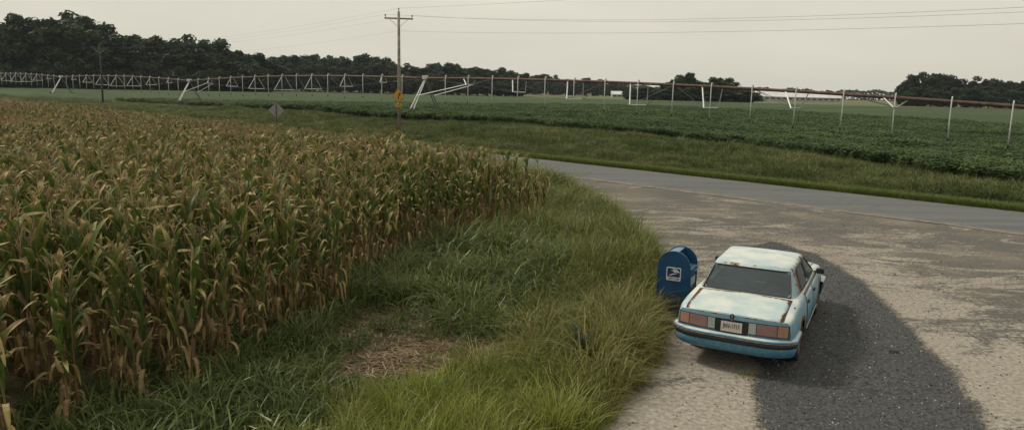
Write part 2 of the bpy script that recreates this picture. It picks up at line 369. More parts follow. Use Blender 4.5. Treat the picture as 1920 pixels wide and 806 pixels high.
CAR = (3.26, 10.50); CYAW = .476
car = empty('parked_car', (CAR[0], CAR[1], 0), -CYAW, 'faded pale blue rusty sedan parked nose away beside the blue mailbox', 'car')
def lerp(tab, s): return float(np.interp(s, [a for a, _ in tab], [b for _, b in tab]))
HW = [(.0, .80), (.12, .845), (.3, .865), (.7, .878), (1.6, .885), (3.4, .885), (4.2, .868), (4.7, .82), (4.9, .76)]
ZT = [(.0, .835), (.10, .872), (.22, .90), (.6, .935), (1.1, .965), (2, .975), (3.6, .975), (4.2, .92), (4.75, .82), (4.9, .74)]
WH = (1.15, 3.98); WR = .355
def bow(p):
    x, y, z = p; k = abs(x)/.86
    y = y+.13*k**3*max(0, 1-y/1.1)
    if y > 3.9: y = y-.14*k**2.4*min(1, (y-3.9)/1.0)
    return (x, y, z)
def side_w(s, z):
    h = lerp(HW, s)
    return h+float(np.interp(z, [.18, .25, .34, .5, .62, .76, .88, .95, 1.0], [-.10, -.045, -.018, -.004, 0, -.012, -.035, -.075, -.11]))
def arch(s):
    z = .37 if s < .76 or s > 4.4 else .20
    for c in WH:
        q = WR**2-(s-c)**2
        if q > 0: z = max(z, .30+math.sqrt(q))
    return z
st = sorted(set([round(v, 4) for v in list(np.linspace(.06, 4.9, 60))]+[round(c+WR*math.sin(a), 4) for c in WH for a in np.linspace(-math.pi/2, math.pi/2, 25)]+[round(c+q*(WR+.004), 4) for c in WH for q in (-1, 1)]))
mb = MB()
for sgn in (1, -1):
    rows = []; at = []
    for s in st:
        z0 = arch(s); z1 = lerp(ZT, s); r = []
        for k in np.linspace(0, 1, 12):
            z = z0+(z1-.05-z0)*k; r.append((sgn*side_w(s, z), s, z))
            da = min(abs(math.hypot(s-c, z-.30)-WR) for c in WH)
            at.append(1.15*math.exp(-(da/.10)**2)+.35*math.exp(-((z-.24)/.06)**2)+.2*math.exp(-((s-.62)/.3)**2)*math.exp(-((z-.88)/.05)**2))
        h = side_w(s, z1-.05)
        for dx, dz in ((.022, -.022), (.055, -.006), (.10, 0)): r.append((sgn*(h-dx), s, z1+dz)); at.append(.12)
        inner = (1.10 <= s <= 3.56)
        for fr_ in ((.9, .6, .3, 0) if not inner else (.93, .93, .93, .93)):
            x = (h-.10)*fr_; r.append((sgn*x, s, z1+.022*(1-(x/.75)**2))); at.append(.05)
        rows.append([bow(p) for p in r])
    mb.grid(rows, at)
    # rear face and nose
    for s, dy in ((.06, 0), (4.9, 0)):
        zs = np.linspace(arch(s), lerp(ZT, s)-.05, 12); rows = []; at = []
        for z in list(zs)+[lerp(ZT, s)-.02, lerp(ZT, s)+.0]:
            hh = side_w(s, min(z, lerp(ZT, s)-.05))-(0 if z < lerp(ZT, s)-.03 else .03)
            rows.append([bow((sgn*hh*k, s, z)) for k in np.linspace(0, 1, 9)]); at += [.1]*9
        mb.grid(rows, at)
me = mb.mesh('body', paint, True, 'rust'); bm = bmesh.new(); bm.from_mesh(me); bmesh.ops.remove_doubles(bm, verts=bm.verts[:], dist=.0012); bm.to_mesh(me); bm.free()
for p_ in me.polygons: p_.use_smooth = True
me.set_sharp_from_angle(angle=math.radians(38)); link('body', me, car)
# floor pan, arches' inside, interior
mb = MB().box(-.70, .70, .8, 4.3, .22, .31); mb.box(-.83, .83, 1.62, 3.5, .19, .30); mb.box(-.68, .68, .3, .9, .36, .42); mb.build('floor_pan', black, car)
for c in WH:
    for sg in (1, -1):
        rows = []
        for a in np.linspace(-.15*math.pi, 1.15*math.pi, 20):
            rows.append([(sg*x, c+math.cos(a)*(WR+.004), .30+math.sin(a)*(WR+.004)) for x in (.55, .70, .845)])
        mb = MB().grid(rows); mb.build('wheel_well', black, car, True)
mb = MB().box(-.66, .66, 1.55, 1.74, .35, 1.02, .05); mb.box(-.66, .66, 1.7, 2.15, .33, .52, .05); mb.build('rear_seat', cloth, car, True)
for sg in (1, -1):
    mb = MB().box(sg*.36-.25, sg*.36+.25, 2.42, 2.58, .35, 1.04, .05); mb.box(sg*.36-.25, sg*.36+.25, 2.5, 3.0, .3, .5, .05); mb.box(sg*.36-.13, sg*.36+.13, 2.43, 2.53, 1.06, 1.2, .04)
    mb.build('front_seat', cloth, car, True)
MB().box(-.68, .68, 1.0, 1.56, .90, .935, .01).build('parcel_shelf', plain('faded_shelf', (.16, .19, .21), .9), car)
MB().box(-.70, .70, 3.25, 3.7, .75, .96, .04).build('dashboard', black, car, True)
for sg in (1, -1): MB().box(sg*.775-.02, sg*.775+.02, 1.6, 3.5, .32, .94).build('door_card', cloth, car)

# greenhouse: rings of points from the belt up, window openings left out of the shell
def ring(q):
    z = .955+(1.325-.955)*q
    R = [(0, 1.045+.455*q), (.24, 1.05+.455*q), (.46, 1.055+.455*q), (.685-.10*q, 1.075+.455*q), (.745-.125*q, 1.18+.45*q), (.778-.155*q, 1.66+.20*q), (.788-.163*q, 2.06),
         (.79-.165*q, 2.48), (.79-.165*q, 2.55), (.788-.163*q, 3.0-.12*q), (.775-.155*q, 3.42-.58*q), (.748-.14*q, 3.50-.62*q), (.69-.10*q, 3.58-.68*q), (.46, 3.65-.71*q), (.24, 3.69-.73*q), (0, 3.70-.735*q)]
    return [(x, y, z) for x, y in R]
QS = [0, .07, .3, .55, .78, .92, 1.0]
tops = []
base = ring(1.0)
for z, ins in ((1.347, .022), (1.365, .065), (1.382, .17), (1.391, .34), (1.395, .50)):
    cyy = 2.2
    tops.append([(x*(1-ins/.62), cyy+(y-cyy)*(1-ins/.62*.9), z) for x, y, zz in base])
lastr = tops[-1]; tops.append([(0, lastr[0 if j <= 4 else 15 if j >= 11 else j][1], 1.3962) for j in range(len(lastr))])
RG = [ring(q) for q in QS]+tops
# windows: (name, first and last ring column, qs)
openings = [('rear_window', 0, 3), ('side_window', 5, 7), ('side_window', 8, 10), ('windshield', 12, 15)]
def in_open(i, j):
    return 1 <= i < 5 and any(a <= j < b for _, a, b in openings)
mb = MB()
for sg in (1, -1):
    vs = [(sg*x, y, z) for r in RG for x, y, z in r]; nr = len(RG[0]); fs = []; at = []
    for i in range(len(RG)):
        for j in range(nr):
            e = .0
            if i <= 6: e = .36
            if i in (5, 6, 7): e = .40
            if i > 8: e = .05
            if 2 <= j <= 5 and i <= 6: e = .46
            if j >= 10: e *= .6
            at.append(e)
    for i in range(len(RG)-1):
        for j in range(nr-1):
            if not in_open(i, j): fs.append((i*nr+j, i*nr+j+1, (i+1)*nr+j+1, (i+1)*nr+j))
    mb.add(vs, fs, at)
me = mb.mesh('roof', paint, True, 'rust'); bm = bmesh.new(); bm.from_mesh(me); bmesh.ops.remove_doubles(bm, verts=bm.verts[:], dist=.001)
bmesh.ops.recalc_face_normals(bm, faces=bm.faces[:]); bm.to_mesh(me); bm.free()
me.polygons.foreach_set('use_smooth', [True]*len(me.polygons))
ro = link('roof', me, car); sb_ = ro.modifiers.new('round', 'SUBSURF'); sb_.levels = 2; sb_.render_levels = 2; sb_.boundary_smooth = 'PRESERVE_CORNERS'; md = ro.modifiers.new('thick', 'SOLIDIFY'); md.thickness = .02; md.offset = -1
def pane(name, a, b, sgs, both=False):
    for sg in sgs:
        rows = []
        for i in range(1, 6):
            r = [RG[i][j] for j in range(a, b+1)]
            r = [(sg*x*.995, y+(.006 if j_ < 4 and a == 0 else (-.006 if a >= 12 else 0)), z-.003) for j_, (x, y, z) in enumerate(r)]
            if both: r = [(-x, y, z) for x, y, z in r[::-1]][:-1]+r if a == 0 else r[:-1]+[(-x, y, z) for x, y, z in r[::-1]]
            rows.append(r)
        o = MB().grid(rows).build(name, glass, car, True)
        # black rubber seal round the pane
        loop = rows[0]+[r[-1] for r in rows[1:]]+rows[-1][::-1][1:]+[r[0] for r in rows[::-1][1:]]
        cen = sum((Vector(p) for p in loop), Vector())/len(loop)
        MB().tube([Vector(p)+(Vector(p)-cen).normalized()*.002+Vector((0, 0, .004)) for p in loop], .014, 5, False).build('window_seal', black, o)
pane('rear_window', 0, 3, (1,), True); pane('windshield', 12, 15, (1,), True)
pane('side_window', 5, 7, (1, -1)); pane('side_window', 8, 10, (1, -1))

# trunk lid with rear lip, hood
def lid(s0, s1, name, lip=None, off=.006, wmax=.70, rustk=.8):
    rows = []; at = []
    ss = list(np.linspace(s0, s1, 16)); us = np.linspace(-1, 1, 21)
    if lip:
        for z in (lip, lip+.02, lip+.045): 
            rows.append([bow((u*wmax, s0-.012, z)) for u in us]); at += [(1.05 if z == lip else .5)*(1 if abs(u) > .3 else .55) for u in us]
    for s in ss:
        z1 = lerp(ZT, s); ww = min(wmax, side_w(s, z1-.05)-.11)
        r = []
        for u in us:
            x = u*ww; r.append(bow((x, s, z1+off+.022*(1-(x/.75)**2))))
            e = min(1-abs(u), (s1-s)/.9, ((s-s0)/.9 if not lip else 1)); at.append(rustk*math.exp(-(e/.06)**2)+.04)
        rows.append(r)
    me = MB().grid(rows, at).mesh(name, paint, True, 'rust', fix=True)
    me.set_sharp_from_angle(angle=math.radians(45)); o = link(name, me, car)
    m = o.modifiers.new('thick', 'SOLIDIFY'); m.thickness = .008; m.offset = -1
    return o
trunk = lid(.075, 1.03, 'trunk_lid', lip=.815); lid(3.72, 4.86, 'hood', rustk=.3)
# the dark gap down each side of the trunk lid
for sg in (1, -1):
    MB().tube([bow((sg*(min(.70, side_w(s, lerp(ZT, s)-.05)-.11)+.008), s, lerp(ZT, s)+.004)) for s in np.linspace(.075, 1.03, 14)], .006, 5).build('gap_seal', black, trunk)
em = MB(); ang = np.linspace(0, 2*math.pi, 17)[:-1]
em.add([(.034*math.cos(a), .044, .858+.044*math.sin(a)) for a in ang]+[(.03*math.cos(a), .034, .858+.04*math.sin(a)) for a in ang],
       [tuple(range(16, 32))]+[(k, (k+1) % 16, 16+(k+1) % 16, 16+k) for k in range(16)])
emb = em.build('emblem', black, trunk)
MB().add([(-.014, .0325, .885), (.016, .0325, .885), (.010, .0325, .87), (.001, .0325, .828), (-.008, .0325, .87)], [(0, 1, 2, 3, 4)]).build('emblem_crest', chrome, emb)
MB().tube([(0, .058, .812), (0, .03, .812)], .012, 8).build('boot_lock', chrome, trunk)
MB().tube([(.775, .72, .925), (.79, .715, .95)], .011, 6).build('antenna_base', black, car)

# doors: panels standing a few millimetres proud, with gaps between
def door(s0, s1, sg, rear):
    rows = []; at = []
    for s in np.linspace(s0, s1, 15):
        zb = .285
        if rear:
            q = (WR+.055)**2-(s-WH[0])**2
            if q > 0: zb = max(zb, .30+math.sqrt(q))
        r = []
        for k in np.linspace(0, 1, 10):
            z = zb+(.925-zb)*k; r.append((sg*(side_w(s, z)+.006), s, z))
            e = min(k*.6, (s-s0), (s1-s)); at.append(.36*math.exp(-(e/.03)**2)+.22*math.exp(-(k/.1)**2)+.05)
        rows.append(r)
    o = link('door', MB().grid(rows, at).mesh('door', paint, True, 'rust'), car)
    m = o.modifiers.new('thick', 'SOLIDIFY'); m.thickness = .012; m.offset = -1 if sg > 0 else 1
    loop_ = [r[0] for r in rows]+rows[-1]+[r[-1] for r in rows[::-1]]+rows[0][::-1]
    MB().tube([(p[0]-sg*.001, p[1], p[2]) for p in loop_], .0055, 4, False).build('door_gap', black, o)
    sh_ = s0+.10
    hx = side_w(sh_, .80)
    MB().box(sg*(hx+.018)-.016, sg*(hx+.018)+.016, sh_-.02, sh_+.12, .785, .82, .008).build('handle', black, o, True)
    MB().box(sg*(hx+.007)-.006, sg*(hx+.007)+.006, sh_-.05, sh_-.03, .79, .815).build('lock', black, o)
    # rub strip along the sill
    zz = .30; rows = [[(sg*(side_w(s, z)+dx), s, z) for z, dx in ((.285, .010), (.29, .020), (.325, .020), (.33, .010))] for s in np.linspace(s0+(.18 if rear else .01), s1-.01, 8)]
    MB().grid(rows).build('sill_strip', plain('pale_strip', (.45, .43, .42), .5) if 'pale_strip' not in bpy.data.materials else bpy.data.materials['pale_strip'], o, True)
for sg in (1, -1): door(1.66, 2.50, sg, True); door(2.515, 3.50, sg, False)
for sg in (1, -1):
    MB().tube([(sg*(side_w(s, .93)-.004), s, .945) for s in np.linspace(1.64, 3.5, 12)], .012, 5).build('belt_moulding', plain('rusty_moulding', (.25, .16, .11), .6, .2, scale=18, var=.5) if 'rusty_moulding' not in bpy.data.materials else bpy.data.materials['rusty_moulding'], car, True)
    m_ = MB().box(sg*.90-.07, sg*.90+.07, 3.27, 3.37, .94, 1.035, .03)
    m_.tube([(sg*.79, 3.36, .95), (sg*.88, 3.33, .965)], .025, 6); mo = m_.build('side_mirror', black, car, True)
    MB().add([(sg*.90-.055, 3.268, .95), (sg*.90+.055, 3.268, .95), (sg*.90+.055, 3.268, 1.03), (sg*.90-.055, 3.268, 1.03)], [(0, 1, 2, 3)]).build('mirror_glass', black, mo)

# rear: lamp panel, lamps, plate
def strip(x0, x1, z0, z1, y, n=8, dep=.02, rz=0):
    rows = []
    xs = np.linspace(x0, x1, n); m = MB()
    fr_ = [[bow((x, y, z)) for x in xs] for z in (z0, (z0+z1)/2, z1)]
    bk = [[(p[0], p[1]+dep, p[2]) for p in r] for r in fr_]
    rows = [bk[0]]+fr_+[bk[-1]]; m.grid(rows)
    for k in (0, -1): m.add([r[k] for r in rows], [(0, 1, 2, 3, 4)])
    return m
strip(-.80, .80, .625, .808, .052, 30, .03).build('lamp_panel', black, car)
for sg in (1, -1):
    lampo = empty('tail_lamp', (0, 0, 0)); lampo.parent = car
    for nm, a, b, m in (('clear_lens', .245, .348, clr_lens), ('red_lens', .358, .635, red_lens), ('amber_lens', .645, .785, amb_lens)):
        x0, x1 = sorted((sg*a, sg*b)); strip(x0, x1, .64, .797, .036, 10, .025).build(nm, m, lampo)
strip(-.225, .225, .60, .80, .046, 6, .03).build('plate_recess', black, car)
lp = strip(-.1525, .1525, .628, .780, .030, 6, .006).build('license_plate', plate_m, car)
def text_mesh(body, size, width=None, bold=.0):
    cu = bpy.data.curves.new('lettering', 'FONT'); cu.body = body; cu.size = size; cu.align_x = 'CENTER'; cu.align_y = 'CENTER'; cu.extrude = .0008; cu.offset = bold
    o = bpy.data.objects.new('lettering', cu); C.objects.link(o); bpy.context.view_layer.update()
    me = bpy.data.meshes.new_from_object(o.evaluated_get(bpy.context.evaluated_depsgraph_get())); bpy.data.objects.remove(o); return me
def text(body, size, parent, mat, loc, rot, sx=1, bold=0.0):
    o = link('lettering', text_mesh(body, size, bold=bold), parent, mat); o.location = loc; o.rotation_euler = rot; o.scale = (sx, 1, 1); return o
text('JNV-1717', .092, lp, ink, (0, .0275, .712), (math.pi/2, 0, 0), .66, .0012)
# bumper: a profile swept round the tail
def sweep(profile, s_end, y0=.0, fr=False):
    path = []
    for a in np.linspace(0, 1, 40):
        x = -.878+1.756*a; k = abs(x)/.878
        path.append((x, (k**5)*.24))
    pts = [(-.878, s_end)]+[(-.878, s_end*.6+.24*.4)]+path+[(.878, s_end*.6+.24*.4), (.878, s_end)]
    rows = []
    for i, (x, y) in enumerate(pts):
        a = Vector(pts[min(i+1, len(pts)-1)])-Vector(pts[max(i-1, 0)]); nrm = Vector((a.y, -a.x)).normalized()
        rows.append([(x+nrm.x*o_, (y+nrm.y*o_ +.02) if not fr else 4.96-(y+nrm.y*o_+.02), z) for o_, z in profile])
    return MB().grid(rows)
for fr_ in (False, True):
    bp_ = sweep([(-.10, .594), (-.02, .590), (.022, .582), (.032, .568), (.030, .548), (.012, .54), (.012, .455), (.014, .45), (.012, .40), (-.006, .35), (-.05, .315), (-.12, .30)], .74, fr=fr_)
    me = bp_.mesh('bumper', paint, True, None); me.attributes.new('rust', 'FLOAT', 'POINT').data.foreach_set('value', [.12+.35*math.exp(-((v.co.x+.86)/.14)**2) for v in me.vertices])
    bo = link('bumper', me, car); m = bo.modifiers.new('thick', 'SOLIDIFY'); m.thickness = .012; m.offset = 0
    sweep([(.010, .540), (.028, .536), (.032, .50), (.028, .470), (.008, .466)], .75, fr=fr_).build('rub_strip', black, bo, True)
    sweep([(.026, .549), (.036, .547), (.036, .540), (.026, .538)], .74, fr=fr_).build('bright_line', plain('tarnished_line', (.36, .27, .20), .5, .3, scale=25, var=.5) if not fr_ else bpy.data.materials['tarnished_line'], bo, True)
for sg in (1, -1):
    MB().box(sg*.58-.17, sg*.58+.17, 4.80, 4.88, .62, .74, .02).build('headlight', clr_lens, car, True)
MB().box(-.36, .36, 4.85, 4.915, .60, .74, .01).build('grille', black, car)
MB().tube([(-.45, .5, .30), (-.45, .12, .28)], .022, 8).build('exhaust_pipe', black, car)
# wheels
def wheel_parts(c, sg):
    h = empty('wheel', (sg*.765, c, .30)); h.parent = car
    prof = [(-.095, .20), (-.10, .25), (-.09, .285), (-.06, .30), (.06, .30), (.09, .285), (.10, .25), (.095, .20)]
    rows = [[(sg*x, r*math.cos(a), r*math.sin(a)) for x, r in prof] for a in np.linspace(0, 2*math.pi, 33)]
    MB().grid(rows).build('tyre', rubber, h, True)
    prof = [(.092, .203), (.085, .18), (.05, .165), (.06, .10), (.075, .06), (.08, .0)]
    rows = [[(sg*x, r*math.cos(a), r*math.sin(a)) for x, r in prof] for a in np.linspace(0, 2*math.pi, 25)]
    MB().grid(rows).build('rim', rimm, h, True)
    rows = [[(sg*x, r*math.cos(a), r*math.sin(a)) for x, r in ((-.09, .20), (-.06, .10), (-.06, 0))] for a in np.linspace(0, 2*math.pi, 17)]
    MB().grid(rows).build('brake_drum', rimm, h, True)
for c in WH:
    for sg in (1, -1): wheel_parts(c, sg)

# ================================================================== MAILBOX
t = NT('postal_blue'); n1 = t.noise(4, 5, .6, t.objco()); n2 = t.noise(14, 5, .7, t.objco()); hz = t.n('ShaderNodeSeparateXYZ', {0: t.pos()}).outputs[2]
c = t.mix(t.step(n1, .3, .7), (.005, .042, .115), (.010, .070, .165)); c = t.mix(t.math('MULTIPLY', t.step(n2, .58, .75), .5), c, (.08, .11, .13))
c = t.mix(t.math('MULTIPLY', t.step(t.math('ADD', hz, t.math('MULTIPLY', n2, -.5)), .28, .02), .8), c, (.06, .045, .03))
up_ = t.n('ShaderNodeSeparateXYZ', {0: t.n('ShaderNodeNewGeometry').outputs['Normal']}).outputs[2]; c = t.mix(t.math('MULTIPLY', t.step(t.math('ADD', up_, t.math('MULTIPLY', n1, .3)), .5, 1.1), .75), c, (.16, .28, .40))  # arched top painted paler: its sky sheen is put into the blue
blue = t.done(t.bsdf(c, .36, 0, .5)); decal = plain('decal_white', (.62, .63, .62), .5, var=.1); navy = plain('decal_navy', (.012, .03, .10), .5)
box = empty('mailbox', (3.13, 13.56, 0), -.46, 'blue arched steel mail collection box beside the car', 'mailbox')
BW, BD, BH, ZB = .305, .285, 1.23, .13            # half depth (left-right), half width (near-far), height, underside
SPR = BH-BW                                     # the arch springs here
def archpts(r, n=20): return [(r*math.cos(a), SPR+r*math.sin(a)) for a in np.linspace(0, math.pi, n)]
def archplate(y0, y1, r, z0):
    pts = [(r, z0)]+archpts(r)+[(-r, z0)]; m = MB(); n = len(pts)
    m.add([(x, y0, z) for x, z in pts]+[(x, y1, z) for x, z in pts], [tuple(range(n)), tuple(range(2*n-1, n-1, -1))]+[(k, (k+1) % n, n+(k+1) % n, n+k) for k in range(n)])
    return m
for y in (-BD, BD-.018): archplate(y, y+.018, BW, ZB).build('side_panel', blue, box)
# shell between the two arched sides, open where the pull-down hood is set back
pts = [(BW-.02, ZB)]+archpts(BW-.02, 26)+[(-BW+.02, ZB)]
rows = [[(x, y, z) for y in (-BD+.018, BD-.018)] for x, z in pts if not (x > .06 and z > SPR-.12)]
left = [p for p in pts if p[0] <= .06 and p[1] > ZB+.1 or p[0] < 0]
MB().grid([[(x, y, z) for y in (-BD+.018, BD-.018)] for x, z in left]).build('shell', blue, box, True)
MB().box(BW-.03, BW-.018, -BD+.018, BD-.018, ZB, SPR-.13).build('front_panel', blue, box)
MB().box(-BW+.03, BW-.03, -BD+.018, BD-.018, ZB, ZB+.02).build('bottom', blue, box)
dr = MB(); dr.add([(.055, y, BH-.03) for y in (-BD+.02, BD-.02)]+[(.02, y, SPR+.0) for y in (-BD+.02, BD-.02)]+[(BW+.01, y, SPR-.02) for y in (-BD+.02, BD-.02)]+[(BW+.0, y, SPR-.14) for y in (-BD+.02, BD-.02)], [(0, 1, 3, 2), (2, 3, 5, 4), (4, 5, 7, 6)])
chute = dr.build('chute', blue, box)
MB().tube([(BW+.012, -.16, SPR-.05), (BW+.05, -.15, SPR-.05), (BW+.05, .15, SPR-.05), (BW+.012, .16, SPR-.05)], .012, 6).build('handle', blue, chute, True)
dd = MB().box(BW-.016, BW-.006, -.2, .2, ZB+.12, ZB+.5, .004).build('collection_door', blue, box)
MB().tube([(BW-.01, -.12, ZB+.43), (BW+.012, -.12, ZB+.43)], .02, 10).build('lock', chrome, dd)
MB().box(BW-.012, BW-.004, -.17, .17, SPR-.34, SPR-.19).build('notice_plate', decal, box)
for x in (-1, 1):
    for y in (-1, 1):
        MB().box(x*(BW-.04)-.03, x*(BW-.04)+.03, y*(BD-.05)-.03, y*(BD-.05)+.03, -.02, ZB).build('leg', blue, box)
# decal on the near side: white plate, dark picture with a pale swooping bird head, address line
dy = -BD-.003; cx0, cz0 = .00, .80
def rr(x0, x1, z0, z1, y, r, dep=.003):
    P_ = []
    for cx_, cz_, a0 in ((x1-r, z1-r, 0), (x0+r, z1-r, 90), (x0+r, z0+r, 180), (x1-r, z0+r, 270)):
        for a in range(0, 91, 30): P_.append((cx_+r*math.cos(math.radians(a0+a)), cz_+r*math.sin(math.radians(a0+a))))
    n = len(P_); m = MB(); m.add([(x, y, z) for x, z in P_]+[(x, y+dep, z) for x, z in P_], [tuple(range(n))]+[(k, (k+1) % n, n+(k+1) % n, n+k) for k in range(n)]); return m
dc = rr(cx0-.135, cx0+.135, cz0-.125, cz0+.125, dy, .02).build('decal', decal, box)
rr(cx0-.118, cx0+.118, cz0-.055, cz0+.108, dy-.002, .008, .002).build('decal_picture', navy, dc)
bird = [[(-.03, .085), (.045, .075), (.10, .035), (.112, .018), (.085, .012), (.06, .03), (.0, .06)], [(-.05, .055), (.02, .045), (.07, .012), (.03, .008), (-.01, .03)], [(-.112, -.048), (-.09, -.048), (-.02, -.012), (.085, .0), (.06, -.008), (-.01, -.03), (-.06, -.05), (-.04, -.015), (.03, .002), (-.02, .0)][:7]]
for pl in bird:
    MB().add([(cx0+x, dy-.0045, cz0+.02+z) for x, z in pl], [tuple(range(len(pl)))]).build('bird_stripe', decal, dc)
text('USPS.COM', .043, dc, navy, (cx0, dy-.003, cz0-.09), (math.pi/2, 0, 0), 1.05, .0008)

# ================================================================== UTILITY POLES, WIRES, ROAD SIGNS
wood = plain('weathered_pole', (.25, .215, .18), .9, var=.35, scale=5); cer = plain('insulator', (.10, .09, .085), .3); steel = plain('galvanised', (.42, .44, .45), .5, .5)
dwood = plain('dark_pole', (.06, .052, .046), .9, var=.3)
def pole(px, pyb, D, top, label, ang, wood=wood):
    b = AT(px, pyb, D); b.z = float(terrain(b.x, b.y))-.1
    r = empty('utility_pole', b, ang, label, 'utility pole', 'poles along the road')
    h = top-b.z
    MB().tube([(0, 0, 0), (.02, 0, h*.5), (0, 0, h)], [.155, .135, .105], 10).build('pole', wood, r, True)
    ca = MB().box(-1.15, 1.15, .10, .20, h-.62, h-.50, .01).build('crossarm', wood, r)
    for s_ in (-1, 1): MB().tube([(s_*.75, .10, h-.6), (s_*.05, .11, h-1.25)], .018, 5).build('crossarm_brace', steel, r)
    for x, y, z in ((-1.08, .15, h-.5), (1.08, .15, h-.5), (0, 0, h)):
        MB().tube([(x, y, z), (x, y, z+.1), (x, y, z+.12), (x, y, z+.22), (x, y, z+.26)], [.02, .02, .06, .05, .03], 8).build('insulator', cer, r)
    MB().tube([(0, -.12, h-1.55), (0, -.2, h-1.55)], .04, 6).build('spool', cer, r)
    return r, h
P1 = AT(748, 228, 62); ang = math.radians(8)
pole1, h1 = pole(748, 228, 62, 4.08+135*62/F, 'weathered wooden utility pole carrying the yellow curve sign', ang)
P2 = AT(193, 190, 121)
pole2, h2 = pole(193, 190, 121, 4.08+62*121/F, 'distant dark utility pole against the left wood', math.radians(20), dwood)
B1 = pole1.location.copy(); B2 = pole2.location.copy(); B0 = B1+Vector((58.7, -56.9, -.8)); B0.z = 0
wirem = plain('wire', (.07, .07, .07), .6)
def wire(a, b, sag, label, rad=.0055):
    pts = [a.lerp(b, k)-Vector((0, 0, 4*sag*k*(1-k))) for k in np.linspace(0, 1, 40)]
    tag(MB().tube(pts, rad, 4, False).build('power_line', wirem), label, 'power line', 'overhead wires')
for nm, off, zz, lift in (('topmost', 0, .24, 0), ('left crossarm', -1.08, -.28, 0), ('right crossarm', 1.08, -.28, 0), ('lowest', 0, -1.55, 0)):
    a = B1+Vector((off*math.cos(ang), off*math.sin(ang), h1+zz)); b = B2+Vector((off*.94, off*.34, h2+zz)); c = B0+Vector((off*.7, off*.7, 9.6+zz))
    wire(a, b, .9, '%s overhead wire from the signed pole to the far left pole' % nm, .004)
    wire(a, c, (.55 if nm == 'topmost' else 1.7 if nm != 'lowest' else 1.0), '%s overhead wire running from the signed pole out of frame right' % nm)
yel = plain('sign_yellow', (.52, .27, .025), .5, var=.15); sgrey = plain('sign_back', (.25, .245, .235), .6, var=.15)
def diamond(s, y0, y1, cz, mat, name, parent, r=.05):
    q = rr(-s/2, s/2, -s/2, s/2, y0, r, y1-y0); k = math.sqrt(.5); q.v = [((x-z)*k, y, (x+z)*k+cz) for x, y, z in q.v]
    n = len(q.v)//2; q.f.append(tuple(range(2*n-1, n-1, -1))); return q.build(name, mat, parent)
sg = empty('curve_sign', (B1.x-.02, B1.y-.2, B1.z), math.radians(38), 'yellow diamond curve sign with small plaque fixed to the utility pole', 'road sign')
zc = AT(750, 180, 61.8).z-B1.z
db = diamond(.84, -.02, -.014, zc, yel, 'sign_face', sg); d2 = diamond(.80, -.024, -.022, zc, ink, 'sign_border', sg); diamond(.765, -.028, -.026, zc, yel, 'sign_field', sg)
MB().add([(x, -.031, zc+z) for x, z in [(-.05, -.30), (.05, -.30), (.05, -.08), (.16, .04), (.16, .10), (.24, .10), (.11, .30), (-.02, .10), (.06, .10), (.06, .07), (-.05, -.05)]], [tuple(range(11))]).build('sign_arrow', ink, sg)
pq = rr(-.29, .29, zc-.92, zc-.62, -.02, .03, .006).build('speed_plaque', yel, sg); text('15 MPH', .13, pq, ink, (0, -.023, zc-.77), (math.pi/2, 0, 0), .8)
MB().box(-.03, .03, -.012, .10, zc-.9, zc+.4).build('bracket', steel, sg)
sp = AT(518, 207, 52); sgb = empty('road_sign', (sp.x, sp.y, 0), math.radians(20), 'grey back of a diamond road sign behind the corn', 'road sign')
diamond(.76, 0, .006, sp.z, sgrey, 'sign_plate', sgb); q = MB().tube([(-.02, -.03, -.1), (.0, -.03, sp.z+.45)], .03, 5).build('post', plain('sign_post', (.07, .08, .075), .7, .3), sgb)

# ================================================================== CENTRE-PIVOT IRRIGATION
galv = plain('galvanised_white', (.60, .61, .60), .55, .15, var=.15); pipem = plain('rusty_pipe', (.10, .058, .045), .7, .1, var=.35, scale=2.5); hosem = plain('hose_white', (.55, .56, .54), .6, var=.1)
dsteel = plain('dark_galvanised', (.13, .14, .15), .6, .3)
TW = [(32.5, 43.6, 3.62), (-9.55, 80.0, 5.03), (-52.2, 120.5, 4.22), (-93, 154, 4.42), (-133, 187, 4.6)]
piv = empty('irrigation_pivot', (TW[1][0], TW[1][1], float(terrain(TW[1][0], TW[1][1]))), 0, 'long wheeled centre-pivot irrigation boom spanning the soybean field', 'irrigation boom')
O = Vector(piv.location)
def tower(i):
    x, y, z = TW[i]; a = Vector(TW[max(i-1, 0)][:2]+(0,)); b = Vector(TW[min(i+1, 4)][:2]+(0,)); al = (b-a).normalized(); pe = Vector((-al.y, al.x, 0))
    if pe.x > 0: pe = -pe
    gz = float(terrain(x, y)); top = Vector((x, y, z-.08)); r = empty('tower', Vector((x, y, gz))-O); r.parent = piv; bo = Vector((x, y, gz))
    for s_, mt in ((1, galv), (-1, dsteel)):  # left legs pale, right legs dark: lit and shaded sides put into colour
        ft = Vector((x, y, gz+.40))+pe*s_*2.0
        for al_ in (-.22, .22):
            MB().tube([top+al*al_*.4-bo, ft+al*al_*1.2-bo], .065, 5).build('leg', mt, r)
        w_ = MB(); w_.tube([ft-al*.17-bo+Vector((0, 0, .0)), ft+al*.17-bo], .40, 14); w_.build('wheel', rubber, r)
    MB().tube([Vector((x, y, gz+.40))+pe*2.0-bo, Vector((x, y, gz+.40))-pe*2.0-bo], .09, 5).build('axle_beam', galv, r)
    MB().box(-.3, .3, -.3, .3, z-gz-.12, z-gz+.28, .04).build('drive_box', galv, r)
for i in range(5): tower(i)
TH = [.62, 1.2, 1.62, 1.78, 1.62, 1.2, .62]
